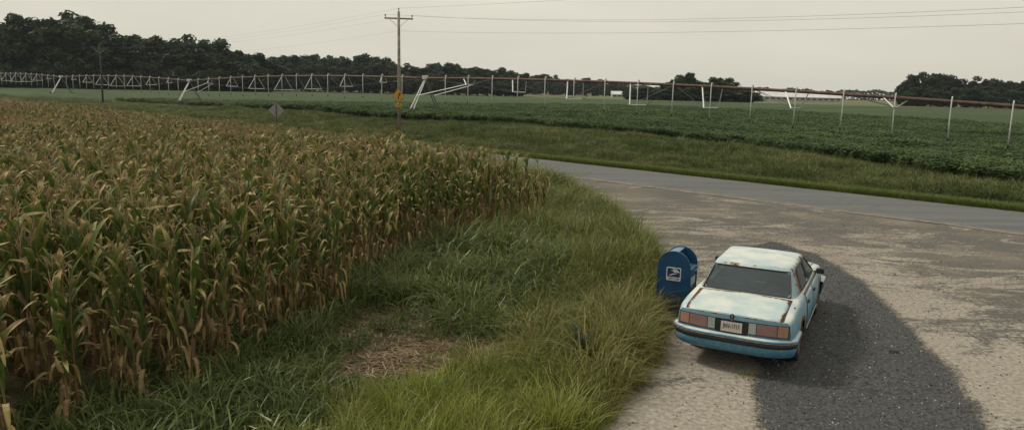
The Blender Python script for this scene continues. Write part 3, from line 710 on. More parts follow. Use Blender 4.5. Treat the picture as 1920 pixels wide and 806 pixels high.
for i in range(4):
    A, B = Vector(TW[i]), Vector(TW[i+1]); d = B-A; al = Vector((d.x, d.y, 0)).normalized(); pe = Vector((-al.y, al.x, 0)); 
    def pp(k, i=i, A=A, B=B): q = k/8 if i else 1-(8-k)/8.45; return A.lerp(B, q)+Vector((0, 0, 4*.46*q*(1-q)))
    MB().tube([pp(k)-O for k in np.linspace(-.45 if i == 0 else 0, 8, 33)], .115, 8).build('pipe', pipem, piv, True)
    prev = {1: Vector(A), -1: Vector(A)}; rods = MB()
    for k in range(1, 8):
        hgt = TH[k-1]; wd = 1.35*hgt/1.78; tb = MB(); a = pp(k); nside = 1 if pe.dot(-Vector((a.x, a.y, 0))) > 0 else -1; dl = .13 if i == 0 else .05
        lows = {s_: a+pe*s_*wd-Vector((0, 0, hgt)) for s_ in (1, -1)}
        for s_ in (1, -1):
            tb.tube([pp(k+dl*s_*nside)-O, lows[s_]-O], .055 if s_*nside > 0 else .04, 4); rods.tube([prev[s_]-O, lows[s_]-O], .014, 3, False); prev[s_] = lows[s_]
            rods.tube([lows[s_]-O, pp(k+(.5 if k < 4 else -.5))-O], .02, 3, False)
        tb.tube([lows[1]-O, lows[-1]-O], .05, 4); tb.build('truss', galv, piv)
    for s_ in (1, -1): rods.tube([prev[s_]-O, B-O], .014, 3, False)
    rods.build('truss_rods', dsteel, piv)
    for k in np.arange(0 if i == 0 else .5, 8, .5):
        a = pp(k); ln = 2.35+.1*math.sin(k*7+i)
        sway = Vector((random.uniform(-.05, .05), random.uniform(-.05, .05), 0))
        g_ = [a+Vector((0, 0, .1)), a+pe*.04+Vector((0, 0, .24)), a+pe*.13+Vector((0, 0, .30)), a+pe*.22+Vector((0, 0, .2)), a+pe*.22+Vector((0, 0, -ln*.5)), a+pe*.22+Vector((0, 0, -ln))+sway]
        ho = MB().tube([p-O for p in g_], .04, 5).build('drop_hose', hosem, piv, True)
        q = a+pe*.22+Vector((0, 0, -ln))+sway-O; MB().tube([q, q-Vector((0, 0, .18))], .06, 6).build('sprinkler', black, ho)
    # long braces from the tower legs to the first truss on each side
    for j, (kk, tw) in enumerate(((1, i), (7, i+1))):
        x, y, z = TW[tw]; gz = float(terrain(x, y)); a = pp(kk)
        for s_ in (1, -1):
            lo = a+pe*s_*1.62*.35-Vector((0, 0, .62)); ft = Vector((x, y, gz+2.1))+pe*s_*1.15
            if tw in (1, 2) and kk == 7: MB().tube([ft-O, lo-O], .045, 4).build('tower_brace', galv, piv)
            elif tw == 1 and kk == 1: pass

# ================================================================== BUILDINGS FAR OFF
roofw = plain('pale_metal_roof', (.62, .63, .63), .5, .1, var=.1, scale=.3); wallw = plain('barn_wall', (.36, .37, .37), .7, var=.15, scale=.5); dark = plain('opening', (.05, .055, .06), .6)
def shed(px0, px1, pyb, D, h, dep, label, name, wins=0):
    a = AT(px0, pyb, D); b = AT(px1, pyb, D); L = b.x-a.x; gz = float(terrain(a.x, D))
    r = empty(name, ((a.x+b.x)/2, D, gz), 0, label, 'building')
    MB().box(-L/2, L/2, 0, dep, 0, h).build('wall', wallw, r)
    e = .5; rf = MB().add([(-L/2-e, -e, h-.1), (L/2+e, -e, h-.1), (L/2+e, dep/2, h+dep*.24), (-L/2-e, dep/2, h+dep*.24), (-L/2-e, dep+e, h-.1), (L/2+e, dep+e, h-.1)], [(0, 1, 2, 3), (3, 2, 5, 4)]).build('roof', roofw, r)
    m = rf.modifiers.new('thick', 'SOLIDIFY'); m.thickness = .12
    for k in range(wins):
        x = -L/2+L*(k+.5)/wins; MB().box(x-L/wins*.3, x+L/wins*.3, -.06, .05, h*.35, h*.72).build('window', dark, r)
shed(1420, 1576, 199, 470, 2.6, 13, 'long low white-roofed poultry barn beyond the field', 'poultry_barn', 14)
shed(1148, 1166, 183, 420, 1.9, 7, 'small white-roofed house beside the tree cluster', 'farmhouse', 2)


# ================================================================== TREES
bark = plain('bark', (.055, .045, .036), .9, var=.4, scale=3)
tl = leafmat('tree_leaves', [(0, (.012, .024, .012)), (.5, (.024, .042, .017)), (1, (.046, .066, .024))], 'tone', .25, .6, .5)
def crown_mesh(seed, h=15., r=5., n=7500, low=.02, lobes=70):
    rg = np.random.default_rng(seed); cz = h*(.5+low/2); hz_ = h*(1-low)/2
    ce = []; ra = []
    for k in range(lobes):
        u = rg.normal(size=3); u /= np.linalg.norm(u); q = rg.uniform(.42, .92)
        sh = 1.0-.30*max(0, u[2]*q)
        ce.append((u[0]*r*q*sh, u[1]*r*q*sh, cz+u[2]*hz_*q)); ra.append(rg.uniform(.10, .26)*r*1.15)
    ce.append((0, 0, cz)); ra.append(r*.55)
    ce = np.array(ce); ra = np.array(ra)
    li = rg.choice(len(ra), n, p=ra**2/np.sum(ra**2)); u = rg.normal(size=(n, 3)); u /= np.linalg.norm(u, axis=1)[:, None]
    p = ce[li]+u*(ra[li]*rg.uniform(.6, 1.22, n))[:, None]; p[:, 2] = np.maximum(p[:, 2], .15)
    nr = u+rg.normal(size=(n, 3))*.55; nr /= np.linalg.norm(nr, axis=1)[:, None]
    a = np.cross(nr, rg.normal(size=(n, 3))); a /= np.linalg.norm(a, axis=1)[:, None]; b = np.cross(nr, a)
    s = rg.uniform(.18, .46, n)[:, None]*r/5
    v = np.stack([p-a*s*1.3, p-b*s*.7+nr*s*.2, p+a*s*1.3, p+b*s*.8+nr*s*.2], 1).reshape(-1, 3)
    me = bpy.data.meshes.new('crown'); me.from_pydata(v.tolist(), [], (np.arange(n*4).reshape(-1, 4)).tolist())
    tone = np.repeat(np.clip(.5+.25*rg.normal(size=len(ra))[li]+.12*rg.normal(size=n), 0, 1), 4)
    me.attributes.new('tone', 'FLOAT', 'POINT').data.foreach_set('value', tone.astype(np.float32)); me.materials.append(tl); return me
def trunk_mesh(seed, h=15.):
    rg = random.Random(seed); m = MB(); m.tube([(0, 0, -.3), (rg.uniform(-.2, .2), rg.uniform(-.2, .2), h*.35), (rg.uniform(-.4, .4), rg.uniform(-.4, .4), h*.75)], [.32, .22, .07], 7)
    for k in range(6):
        z = h*rg.uniform(.22, .6); a = rg.uniform(0, 6.28); l = h*rg.uniform(.15, .25)
        m.tube([(0, 0, z), (math.cos(a)*l*.6, math.sin(a)*l*.6, z+l*.6), (math.cos(a)*l, math.sin(a)*l, z+l*1.1)], [.11, .07, .03], 5)
    return m.mesh('trunk', bark)
CR = [crown_mesh(100+i, r=4.6+.5*(i % 3), lobes=56+8*(i % 4)) for i in range(8)]; TR = [trunk_mesh(i) for i in range(4)]
SHR = [crown_mesh(200+i, h=6., r=3.2, n=2200, low=.0, lobes=30) for i in range(3)]
ORD = ['first', 'second', 'third', 'fourth', 'fifth', 'sixth', 'seventh', 'eighth', 'ninth', 'tenth', 'eleventh', 'twelfth', 'thirteenth', 'fourteenth', 'fifteenth', 'sixteenth', 'seventeenth', 'eighteenth', 'nineteenth', 'twentieth']
ORD += ['twenty-'+o for o in ORD[:9]]+['thirtieth']+['thirty-'+o for o in ORD[:9]]
tr_rng = random.Random(5)
def tree(px, top, D, label, group, wid=1.0, name='broadleaf_tree'):
    p = AT(px, 180, D); gz = float(terrain(p.x, p.y)); gz = gz if D < 400 else .5
    h = max(2.5, AT(px, top, D).z-gz)
    r = empty(name, (p.x, p.y, gz-.1), tr_rng.uniform(0, 6.28), label, 'tree', group)
    k = tr_rng.randrange(len(CR)); wv = wid*1.3*(.55+.45*h/15)*tr_rng.uniform(.9, 1.15)
    c = link('crown', CR[k], r); c.scale = (wv, wv, h/14.6)
    q = link('trunk', TR[k % 4], r); q.scale = (wv, wv, h/14.6)
LW0 = [(-62, 62), (-30, 55), (0, 50), (28, 34), (52, 27), (84, 36), (112, 27), (143, 24), (172, 30), (200, 44), (226, 72), (252, 74), (276, 76), (300, 71), (328, 80), (352, 84), (376, 73), (402, 82), (428, 86), (452, 92), (476, 99), (498, 108)]
LW = [(x, y-(7 if 215 < x < 420 else 0)) for x, y in LW0]
for k, (x, y) in enumerate(LW):
    D = 205+max(0, x)*.10+tr_rng.uniform(-8, 8)
    tree(x, y, D, 'dark broadleaf tree, %s crown from the left along the tall left wood' % ORD[k], 'trees of the left wood', 1.12)
for k in range(24):
    x = -60+k*24+tr_rng.uniform(-6, 6); y0 = float(np.interp(x, [q[0] for q in LW], [q[1] for q in LW]))
    tree(x, y0+tr_rng.uniform(14, 34), 197+max(0, x)*.08+tr_rng.uniform(-3, 6), 'lower dark tree, %s from the left in the front of the left wood' % ORD[k], 'front trees of the left wood', 1.0)
for k in range(26):
    x = -60+k*22+tr_rng.uniform(-6, 6); D = 190+max(0, x)*.08; p = AT(x, 180, D)
    r = empty('shrub', (p.x, p.y, float(terrain(p.x, p.y))-.1), tr_rng.uniform(0, 6), 'dark shrub, %s from the left at the foot of the left wood' % ORD[k], 'shrub', 'shrubs along the left wood')
    c = link('crown', SHR[k % 3], r); s_ = tr_rng.uniform(.9, 1.4); c.scale = (s_*1.2, s_*1.2, s_)
MT0 = [(505, 108), (545, 110), (575, 112), (600, 108), (640, 111), (668, 116), (692, 106), (712, 112), (740, 122), (775, 124), (800, 128), (818, 123), (845, 126), (870, 130), (888, 125), (915, 134), (940, 132), (965, 140), (985, 141)]
MT = [(x, y-6) for x, y in MT0]
for k in range(30):
    x = 508+k*16.2+tr_rng.uniform(-4, 4); y = float(np.interp(x, [q[0] for q in MT], [q[1] for q in MT]))+tr_rng.uniform(-3, 5)
    tree(x, y, 350+tr_rng.uniform(-8, 20), 'hazy green tree, %s along the middle tree line behind the utility pole' % ORD[k], 'trees of the middle tree line', 1.05)
for k in range(26):
    x = 508+k*18.5+tr_rng.uniform(-5, 5); y = float(np.interp(x, [q[0] for q in MT], [q[1] for q in MT]))+tr_rng.uniform(14, 24)
    tree(x, y, 335+tr_rng.uniform(-5, 8), 'smaller tree, %s from the left in front of the middle tree line' % ORD[k], 'front trees of the middle tree line', 1.1)
FT = [(985, 143), (1035, 139), (1060, 150), (1095, 148), (1125, 152), (1150, 158), (1180, 160)]
for k in range(16):
    x = 985+k*12.5; y = float(np.interp(x, [q[0] for q in FT], [q[1] for q in FT]))+tr_rng.uniform(-3, 4)
    tree(x, y, 540+tr_rng.uniform(-20, 25), 'far hazy tree, %s right of the middle tree line' % ORD[k], 'far trees right of the middle line', 1.15)
for k, (x, y) in enumerate([(1192, 164), (1210, 163), (1228, 166), (1246, 158), (1264, 147), (1285, 137), (1306, 152), (1322, 158), (1340, 146), (1354, 143), (1372, 155), (1390, 166), (1404, 174)]):
    tree(x, y, 282+tr_rng.uniform(-6, 10), 'dark tree, %s from the left in the small grove beyond the boom' % ORD[k], 'trees of the small grove', 1.0)
for k in range(9):
    x = 1196+k*25; tree(x, 168+tr_rng.uniform(-5, 6), 274, 'low bushy tree, %s from the left in front of the small grove' % ORD[k], 'front trees of the small grove', 1.3)
RT = [(1700, 152), (1712, 140), (1736, 137), (1762, 138), (1790, 145), (1815, 148), (1840, 143), (1868, 149), (1896, 150), (1924, 150), (1955, 150)]
for k, (x, y) in enumerate(RT):
    tree(x, y, 330+tr_rng.uniform(-6, 12), 'dark tree, %s from the left in the right-hand wood' % ORD[k], 'trees of the right wood', 1.15)
for k in range(12):
    tree(1702+k*22, 166+tr_rng.uniform(-7, 6), 318+tr_rng.uniform(-4, 4), 'lower dark tree, %s from the left in front of the right-hand wood' % ORD[k], 'front trees of the right wood', 1.2)
# the far horizon wood: one mass
mb_v = []; mb_f = []; tone = []
fr_ = np.random.default_rng(77); n = 26000
az = fr_.uniform(-.95, .95, n); D = 930+60*fr_.random(n); hh = 7+9*fbm(az*60, az*0+.5, 4, 4); zz = fr_.random(n)*hh
zz = np.where(fr_.random(n) < .35, hh*fr_.uniform(.8, 1, n), zz)
p = np.stack([az*D, D, zz+.5], 1); a = fr_.normal(size=(n, 3)); a /= np.linalg.norm(a, axis=1)[:, None]; b = np.cross(a, fr_.normal(size=(n, 3))); b /= np.linalg.norm(b, axis=1)[:, None]; s_ = fr_.uniform(1.0, 2.2, n)[:, None]
v = np.stack([p-a*s_, p-b*s_*.7, p+a*s_, p+b*s_*.7], 1).reshape(-1, 3)
me = bpy.data.meshes.new('far_wood'); me.from_pydata(v.tolist(), [], np.arange(n*4).reshape(-1, 4).tolist()); me.attributes.new('tone', 'FLOAT', 'POINT').data.foreach_set('value', np.repeat(fr_.uniform(.2, .7, n), 4).astype(np.float32))
tag(link('far_wood', me, mat=tl), 'distant wood along the whole horizon', 'wood', kind='stuff')

# ================================================================== SOYBEANS
def march(px, py, off=0.0):
    d = rayd(px, py); lo = 25.
    for D in np.arange(25, 260, .5):
        x, z = d.x/d.y*D, EYE+d.z/d.y*D
        if z <= float(terrain(x, D))+off: return (x, D)
    return (d.x/d.y*260, 260)
SE = sorted([tn(*march(px, py, .55)) for px, py in [(1920, 330), (1700, 303), (1500, 275), (1330, 258), (1200, 243), (1000, 226), (850, 219), (750, 215), (640, 208), (400, 192), (220, 186)]])
se_t = [q[0] for q in SE]; se_n = [q[1] for q in SE]
se_n = [min(b, 47.0+max(0, a+56)*.5) if a < -30 else b for a, b in zip(se_t, se_n)]; se_t = [-400, -175]+[max(q, -165) for q in se_t]+[40]; se_n = [38, 39]+se_n+[se_n[-1]-4]; print('soy edge', [(round(a), round(b)) for a, b in zip(se_t, se_n)])
def soy_edge(t): return np.interp(t, se_t, se_n)+1.1*(fbm(np.asarray(t)*.35, np.asarray(t)*0, 12)-.5)
soyl = leafmat('soy_leaves', [(0, (.034, .070, .020)), (.5, (.060, .108, .028)), (1, (.100, .145, .038))], None, .25, .5, patch=.06)
def soy_mesh(seed):
    rg = random.Random(seed); m = MB()
    for k in range(40):
        a = rg.uniform(0, 6.28); r = .36*math.sqrt(rg.random()); z = .34+.36*rg.random()*(1-.5*r); c = Vector((r*math.cos(a), r*math.sin(a), z))
        for j in range(3):
            b = a+(j-1)*1.1+rg.uniform(-.3, .3); d = Vector((math.cos(b), math.sin(b), rg.uniform(-.5, .15))); s = Vector((-math.sin(b), math.cos(b), rg.uniform(-.3, .3))); L = rg.uniform(.07, .11)
            m.add([c, c+d*L*.55+s*L*.38, c+d*L*1.15, c+d*L*.55-s*L*.38], [(0, 1, 2, 3)])
    for k in range(3): m.tube([(rg.uniform(-.05, .05), rg.uniform(-.05, .05), 0), (rg.uniform(-.15, .15), rg.uniform(-.15, .15), .6)], .008, 3, False)
    return m.mesh('soy', soyl, fix=False)
N = 46000
T = nrg.uniform(-190, 30, N*3); Nn = nrg.uniform(36, 110, N*3)
row = np.round(Nn/.76)*.76; Nn = row+nrg.normal(0, .11, N*3)
x, y = xy(T, Nn); keep = (Nn > soy_edge(T)) & (np.abs(x) < y*.8+3) & (y < 135)
dist = np.hypot(x, y); keep &= nrg.random(N*3) < np.clip(75/dist, .35, 1)
x, y, dist = x[keep][:N], y[keep][:N], dist[keep][:N]
gap = fbm(x*.3, y*.3, 21); sc = (.95+.35*nrg.random(len(x)))*(.78+.45*gap)*np.where(dist > 80, 1.15, 1)
rz = np.stack([nrg.uniform(-.15, .15, len(x)), nrg.uniform(-.15, .15, len(x)), nrg.uniform(0, 6.28, len(x))], 1)
scatter('soybean_crop', np.stack([x, y, terrain(x, y)-.02], 1), rz, sc, nrg.integers(0, 8, len(x)), [soy_mesh(i) for i in range(8)], None, 'dense green soybean plants covering the field behind the road', 'crop')
t = NT('soy_canopy'); P = t.pos(); rot = t.n('ShaderNodeMapping', {0: P}); rot.inputs['Rotation'].default_value = (0, 0, math.radians(44)); rot.inputs['Scale'].default_value = (.15, 1.3, 1)
f = t.noise(3.5, 5, .7, P); g_ = t.noise(1.0, 4, .6, rot.outputs[0]); big = t.noise(.03, 3, .5, P)
c = t.mix(t.step(f, .3, .7), (.022, .046, .012), (.058, .100, .024)); c = t.mix(t.math('MULTIPLY', t.step(g_, .45, .65), .4), c, (.025, .045, .012)); c = t.mix(t.math('MULTIPLY', t.step(big, .4, .7), .4), c, (.075, .115, .030))
can = t.done(t.bsdf(c, .7, 0, .2, t.bump(f, 1.0, .3)))
rows = []
for nv in np.concatenate([np.arange(0, 60, .38), np.arange(60, 330, 3.0)]):
    r = []
    for T_ in np.arange(-330, 70, 2.5 if nv < 60 else 2.5):
        n0 = float(soy_edge(T_))+.5+nv; x, y = xy(T_, n0)
        rise = min(1, nv/.6); z = float(terrain(x, y))
        r.append((x, y, z, rise))
    rows.append(r)
A_ = np.array(rows); hz_ = .52+.14*np.sin(((A_[..., 0]*RN[0]+A_[..., 1]*RN[1])/.76)*2*math.pi)*(np.hypot(A_[..., 0], A_[..., 1]) < 110)+.16*(fbm(A_[..., 0]*.8, A_[..., 1]*.8, 15)-.5)+.12*sstep(np.hypot(A_[..., 0], A_[..., 1]), 90, 130)
A_[..., 2] += hz_*A_[..., 3]-.05*(1-A_[..., 3])
nR, nC = A_.shape[:2]; ok = (np.hypot(A_[..., 0], A_[..., 1]) < 265)
me = bpy.data.meshes.new('soybean_canopy'); fs = []
for i in range(nR-1):
    for j in range(nC-1):
        if ok[i, j] and ok[i+1, j+1] and ok[i, j+1] and ok[i+1, j]: fs.append((i*nC+j, i*nC+j+1, (i+1)*nC+j+1, (i+1)*nC+j))
me.from_pydata(A_[..., :3].reshape(-1, 3).tolist(), [], fs); me.polygons.foreach_set('use_smooth', [True]*len(fs))
tag(link('soybean_canopy', me, mat=can), 'closed green soybean canopy running back to the tree lines', 'crop', kind='stuff')

# ================================================================== GRASS AND WEEDS
def tuft(seed, nb, h, wd, lean, spread, curl=.6, seedhead=0, segs=4):
    rg = random.Random(seed); m = MB()
    for k in range(nb):
        a = rg.uniform(0, 6.28); r = spread*math.sqrt(rg.random()); x, y = r*math.cos(a), r*math.sin(a)
        b = a+rg.uniform(-1.2, 1.2); hh = h*rg.uniform(.5, 1.1); ln = lean*rg.uniform(.3, 1.5); w_ = wd*rg.uniform(.7, 1.3); dx, dy = math.cos(b), math.sin(b); sx_, sy_ = -dy, dx
        vs = []; q = rg.random()
        for i in range(segs+1):
            u = i/segs; out = ln*hh*(u**1.8); zz = hh*(u-curl*ln*u**3*.6); ww = w_*(1-u**2.2)*.5+.0006
            vs += [(x+dx*out-sx_*ww, y+dy*out-sy_*ww, zz), (x+dx*out+sx_*ww, y+dy*out+sy_*ww, zz)]
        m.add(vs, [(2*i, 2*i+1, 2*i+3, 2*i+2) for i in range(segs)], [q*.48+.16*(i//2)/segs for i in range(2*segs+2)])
        if k < seedhead:
            tp = Vector(((vs[-1][0]+vs[-2][0])/2, (vs[-1][1]+vs[-2][1])/2, vs[-1][2]))
            m.add([tp+Vector((-.004, 0, -.02)), tp+Vector((.004, 0, -.02)), tp+Vector((dx*.02+.006, dy*.02, .03)), tp+Vector((dx*.04, dy*.04, .08)), tp+Vector((dx*.02-.006, dy*.02, .03))], [(0, 1, 2, 3, 4)], .95)
    return m
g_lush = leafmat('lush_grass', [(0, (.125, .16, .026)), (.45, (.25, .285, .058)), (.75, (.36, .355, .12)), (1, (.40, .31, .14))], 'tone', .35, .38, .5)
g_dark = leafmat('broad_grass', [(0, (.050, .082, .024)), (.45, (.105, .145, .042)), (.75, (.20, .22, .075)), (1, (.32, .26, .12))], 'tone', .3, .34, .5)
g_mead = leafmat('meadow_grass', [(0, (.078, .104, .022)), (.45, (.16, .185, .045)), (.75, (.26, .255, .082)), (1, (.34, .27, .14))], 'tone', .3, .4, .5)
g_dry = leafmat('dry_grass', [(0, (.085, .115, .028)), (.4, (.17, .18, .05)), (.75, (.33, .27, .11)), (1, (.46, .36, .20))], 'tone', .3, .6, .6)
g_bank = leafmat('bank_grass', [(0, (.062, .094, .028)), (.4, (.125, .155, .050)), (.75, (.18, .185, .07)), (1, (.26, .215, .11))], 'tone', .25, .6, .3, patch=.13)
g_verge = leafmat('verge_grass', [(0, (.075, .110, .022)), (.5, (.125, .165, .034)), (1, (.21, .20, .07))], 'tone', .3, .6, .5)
def M_(lst, mat): return [q.mesh('blades', mat, attr='tone', fix=False) for q in lst]
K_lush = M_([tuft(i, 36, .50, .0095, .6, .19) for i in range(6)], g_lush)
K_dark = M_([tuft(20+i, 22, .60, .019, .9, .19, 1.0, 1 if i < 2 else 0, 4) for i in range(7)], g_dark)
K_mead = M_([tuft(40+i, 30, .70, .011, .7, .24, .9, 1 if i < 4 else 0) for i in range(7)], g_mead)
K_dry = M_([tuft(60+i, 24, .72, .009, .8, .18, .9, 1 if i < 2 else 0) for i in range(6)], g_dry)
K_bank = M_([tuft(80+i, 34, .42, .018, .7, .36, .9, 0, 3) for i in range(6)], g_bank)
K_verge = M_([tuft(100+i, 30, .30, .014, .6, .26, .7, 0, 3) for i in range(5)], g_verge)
corn_poly = CORN_EDGE+[(-4.3, 31.2), (-60, 92), (-95, 92), (-60, 0)]
# ^ outer envelope of the corn; the notch towards the road is cut below
NOTCH_T, NOTCH_N, FAR_N = -24.8, 16.2, 19.6
def in_corn(x, y):
    t, n = tn(x, y)
    return inpoly(x, y, CORN_EDGE+[xy(-15.3, NOTCH_N+.6), xy(NOTCH_T, NOTCH_N), xy(NOTCH_T, FAR_N), xy(-140, FAR_N), (-130, 60), (-40, -5)])
meadow = GRASS_EDGE+[xy(-140, 27.0), xy(-140, FAR_N), xy(NOTCH_T, FAR_N), xy(NOTCH_T, NOTCH_N)]+[(a-(1.3 if b < 15 else 0), b) for a, b in CORN_EDGE[::-1]]+[(-9, 2.5)]
NP = 90000
x = nrg.uniform(-30, 4.5, NP*2); y = nrg.uniform(4.5, 60, NP*2)
near = (nrg.random(NP*2) < np.clip(15/np.hypot(x, y), .12, 1)**1.0)
keep = inpoly(x, y, meadow) & near & (np.abs(x) < y*.82+2); x, y = x[keep], y[keep]
de = pldist(x, y, GRASS_EDGE); dc_ = pldist(x, y, CORN_EDGE); soil_d = pldist(x, y, SOIL, True)*np.where(inpoly(x, y, SOIL), -1, 1)
nz1 = fbm(x*.55, y*.55, 31); nz2 = fbm(x*1.7, y*1.7, 37)
D_ = np.hypot(x, y)
left = (x < -1.3) & (y < 13.5)
nz1 = nz1+nrg.normal(0, .12, len(x)); nz2 = nz2+nrg.normal(0, .12, len(x)); zone = np.full(len(x), 2)                                  # meadow
zone[(y < 19.5) & (y > 11.3) & (x < 1.0+2.2*(nz1-.5)) & (nrg.random(len(x)) < .85)] = 1     # broad dark grass in the middle
zone[left] = 1
zone[(y <= 10.6+1.5*(nz1-.5)) & (x > -3.0+1.8*(nz2-.5)+.45*(y-7))] = 0    # lush grass in front
dryz = (de < 1.1+.9*(nz1-.5)) & (y > 8.8) & (y < 15.5) & (nrg.random(len(x)) < .72)
dryz |= (de < 2.2) & (y > 10) & (y < 14.5) & (nz2 > .55)
zone[dryz] = 3
prob = np.ones(len(x)); prob *= sstep(soil_d+.6*(nz2-.5)*2, -.45, .35)*.78+.2
prob[left] *= sstep(nz1, .30, .5)[left]*.8+.2
prob *= np.where(zone == 1, .42, np.where(zone == 0, .85, .75))
dmb = np.hypot(x-3.1, y-13.4); prob[dmb < .5] = 0
k = nrg.random(len(x)) < prob*.75
x, y, zone, nz1, nz2, de, D_, left, dc_, soil_d = [q[k] for q in (x, y, zone, nz1, nz2, de, D_, left, dc_, soil_d)]
sz = np.where(zone == 0, .95, np.where(zone == 1, 1.05, np.where(zone == 2, .95, 1.0)))*(.45+.7*nz1+.5*nz2)*nrg.uniform(.65, 1.25, len(x))
sz = np.where(left, sz*.7, sz); sz *= 1-.38*np.exp(-(np.hypot(x-2.0, y-23.0)/2.6)**2); sz *= np.clip(.35+de/.7, .45, 1); sz *= np.clip(.45+np.maximum(soil_d, 0)/1.2, .4, 1); hid = (x*RD[0]+y*RD[1] < -20) & (x*RN[0]+y*RN[1] < 26); sz = np.where(hid, np.maximum(sz, .9)*1.15, sz)
tx = nrg.normal(0, .2, len(x)); ty = nrg.normal(0, .2, len(x))
rr_ = np.stack([tx, ty, nrg.uniform(0, 6.28, len(x))], 1); pz = terrain(x, y)-.02
for z_, nm, kk, lab in ((0, 'lush_grass', K_lush, 'bright green fine grass in the foreground'), (1, 'broad_leaf_grass', K_dark, 'dark broad-bladed weedy grass along the corn'), (2, 'meadow_grass', K_mead, 'tall green seeding grass between corn and drive'), (3, 'dry_grass', K_dry, 'straw-yellow dry grass along the gravel edge by the car')):
    s_ = zone == z_
    wv = np.stack([sz[s_]*np.clip(D_[s_]/14, 1, 2.2), sz[s_]*np.clip(D_[s_]/14, 1, 2.2), sz[s_]], 1)
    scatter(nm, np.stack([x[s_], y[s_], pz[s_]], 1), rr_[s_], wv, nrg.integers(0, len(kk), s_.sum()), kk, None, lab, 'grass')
# bank beyond the road and the mown strip at its edge
T = nrg.uniform(-240, 25, 110000); Nn = nrg.uniform(34.2, 70, 110000); x, y = xy(T, Nn)
keep = (Nn < soy_edge(T)+.5) & (np.abs(x) < y*.8+2) & (nrg.random(110000) < np.clip(48/np.hypot(x, y), .2, 1)); x, y, Nn = x[keep], y[keep], Nn[keep]
g1 = fbm(x*.25, y*.25, 41); g2 = fbm(x*.9, y*.9, 43); sc = (.5+.9*g1)*nrg.uniform(.75, 1.25, len(x))*np.clip(.5+(Nn-34)/5, .55, 1.1)
wv = np.stack([sc*1.2, sc*1.2, sc*(.7+.6*g2)], 1)
scatter('bank_grass', np.stack([x, y, terrain(x, y)-.03], 1), np.stack([nrg.normal(0, .15, len(x)), nrg.normal(0, .15, len(x)), nrg.uniform(0, 6.28, len(x))], 1), wv, nrg.integers(0, 6, len(x)), K_bank, None, 'rough grass and weeds on the bank beyond the road', 'grass')
T = np.concatenate([nrg.uniform(-130, 20, 26000), nrg.uniform(-130, -24, 3000)]); Nn = np.concatenate([33.05+np.abs(nrg.normal(0, .9, 26000)), 27.3-np.abs(nrg.normal(0, .5, 3000))]); x, y = xy(T, Nn)
keep = (np.abs(x) < y*.8+2) & (nrg.random(len(x)) < np.clip(45/np.hypot(x, y), .2, 1)); x, y = x[keep], y[keep]
scatter('verge_grass', np.stack([x, y, terrain(x, y)-.02], 1), np.stack([np.zeros(len(x)), np.zeros(len(x)), nrg.uniform(0, 6.28, len(x))], 1), nrg.uniform(.6, 1.25, len(x)), nrg.integers(0, 5, len(x)), K_verge, None, 'short bright grass along the road edge', 'grass')
# weed bush by the drive and a small tuft on the sand behind the car
wl = leafmat('weed_leaves', [(0, (.022, .040, .014)), (.6, (.042, .064, .020)), (1, (.07, .085, .03))], None, .25, .5)
def weed(px, py, h, label, seed):
    x, y = G(px, py); r = empty('weed_bush', (x, y, float(terrain(x, y))-.02), 0, label, 'weed'); rg = random.Random(seed); st_ = MB(); lf = MB()
    for k in range(9):
        a = rg.uniform(0, 6.28); e = Vector((math.cos(a)*h*.45*rg.random(), math.sin(a)*h*.45*rg.random(), h*rg.uniform(.6, 1))); st_.tube([(0, 0, 0), e*.5+Vector((0, 0, .05)), e], [.008, .006, .003], 4)
        for j in range(22):
            u = rg.uniform(.25, 1); c = e*u; b = rg.uniform(0, 6.28); d = Vector((math.cos(b), math.sin(b), rg.uniform(-.4, .5))); s = d.cross(Vector((0, 0, 1))).normalized(); L = rg.uniform(.05, .11)
            lf.add([c, c+d*L*.5+s*L*.28, c+d*L, c+d*L*.5-s*L*.28], [(0, 1, 2, 3)])
    st_.build('stems', bark, r); lf.build('leaves', wl, r, fix=False)
weed(1080, 690, .75, 'dark leafy weed bush in the yellow grass left of the car', 1)
weed(1245, 560, .55, 'small leafy weed against the foot of the mailbox', 3)
x0, y0 = G(1395, 706); rg_ = empty('grass_tuft', (x0, y0, float(terrain(x0, y0))-.01), 0, 'small lone green tuft on the sand behind the car', 'grass tuft')
tuft(7, 40, .13, .008, .8, .14).build('blades', g_lush, rg_, attr='tone', fix=False)
# loose stones on the drive and pale crumbs of straw on the bare soil
stm = NT('stones'); cst = stm.ramp(stm.rnd(), [(0, (.035, .036, .038)), (.6, (.09, .09, .092)), (.85, (.20, .195, .185)), (1, (.42, .41, .39))]); stones_mat = stm.done(stm.bsdf(cst, .85, 0, .3))
def stone(seed):
    bm = bmesh.new(); bmesh.ops.create_icosphere(bm, subdivisions=1, radius=1); rg = random.Random(seed)
    for v in bm.verts: v.co *= rg.uniform(.7, 1.15); v.co.z *= .6
    me = bpy.data.meshes.new('stone'); bm.to_mesh(me); bm.free(); me.materials.append(stones_mat); return me
x = nrg.uniform(1, 12, 60000); y = nrg.uniform(6, 24, 60000); ing = inpoly(x, y, GRAVEL); lotp = inpoly(x, y, lot_poly)
keep = lotp & (nrg.random(60000) < np.where(ing, .85, .10)) & (np.abs(x) < y*.8+1); x, y = x[keep], y[keep]
scatter('gravel_stones', np.stack([x, y, terrain(x, y)+.002], 1), nrg.uniform(0, 6.28, (len(x), 3)), .007+.014*nrg.random(len(x))**3, nrg.integers(0, 5, len(x)), [stone(i) for i in range(5)], None, 'loose grey stones strewn over the drive', 'gravel')
stw = leafmat('straw', [(0, (.07, .05, .03)), (.6, (.17, .12, .07)), (1, (.34, .26, .16))], None, .1, .8)
sm_ = []
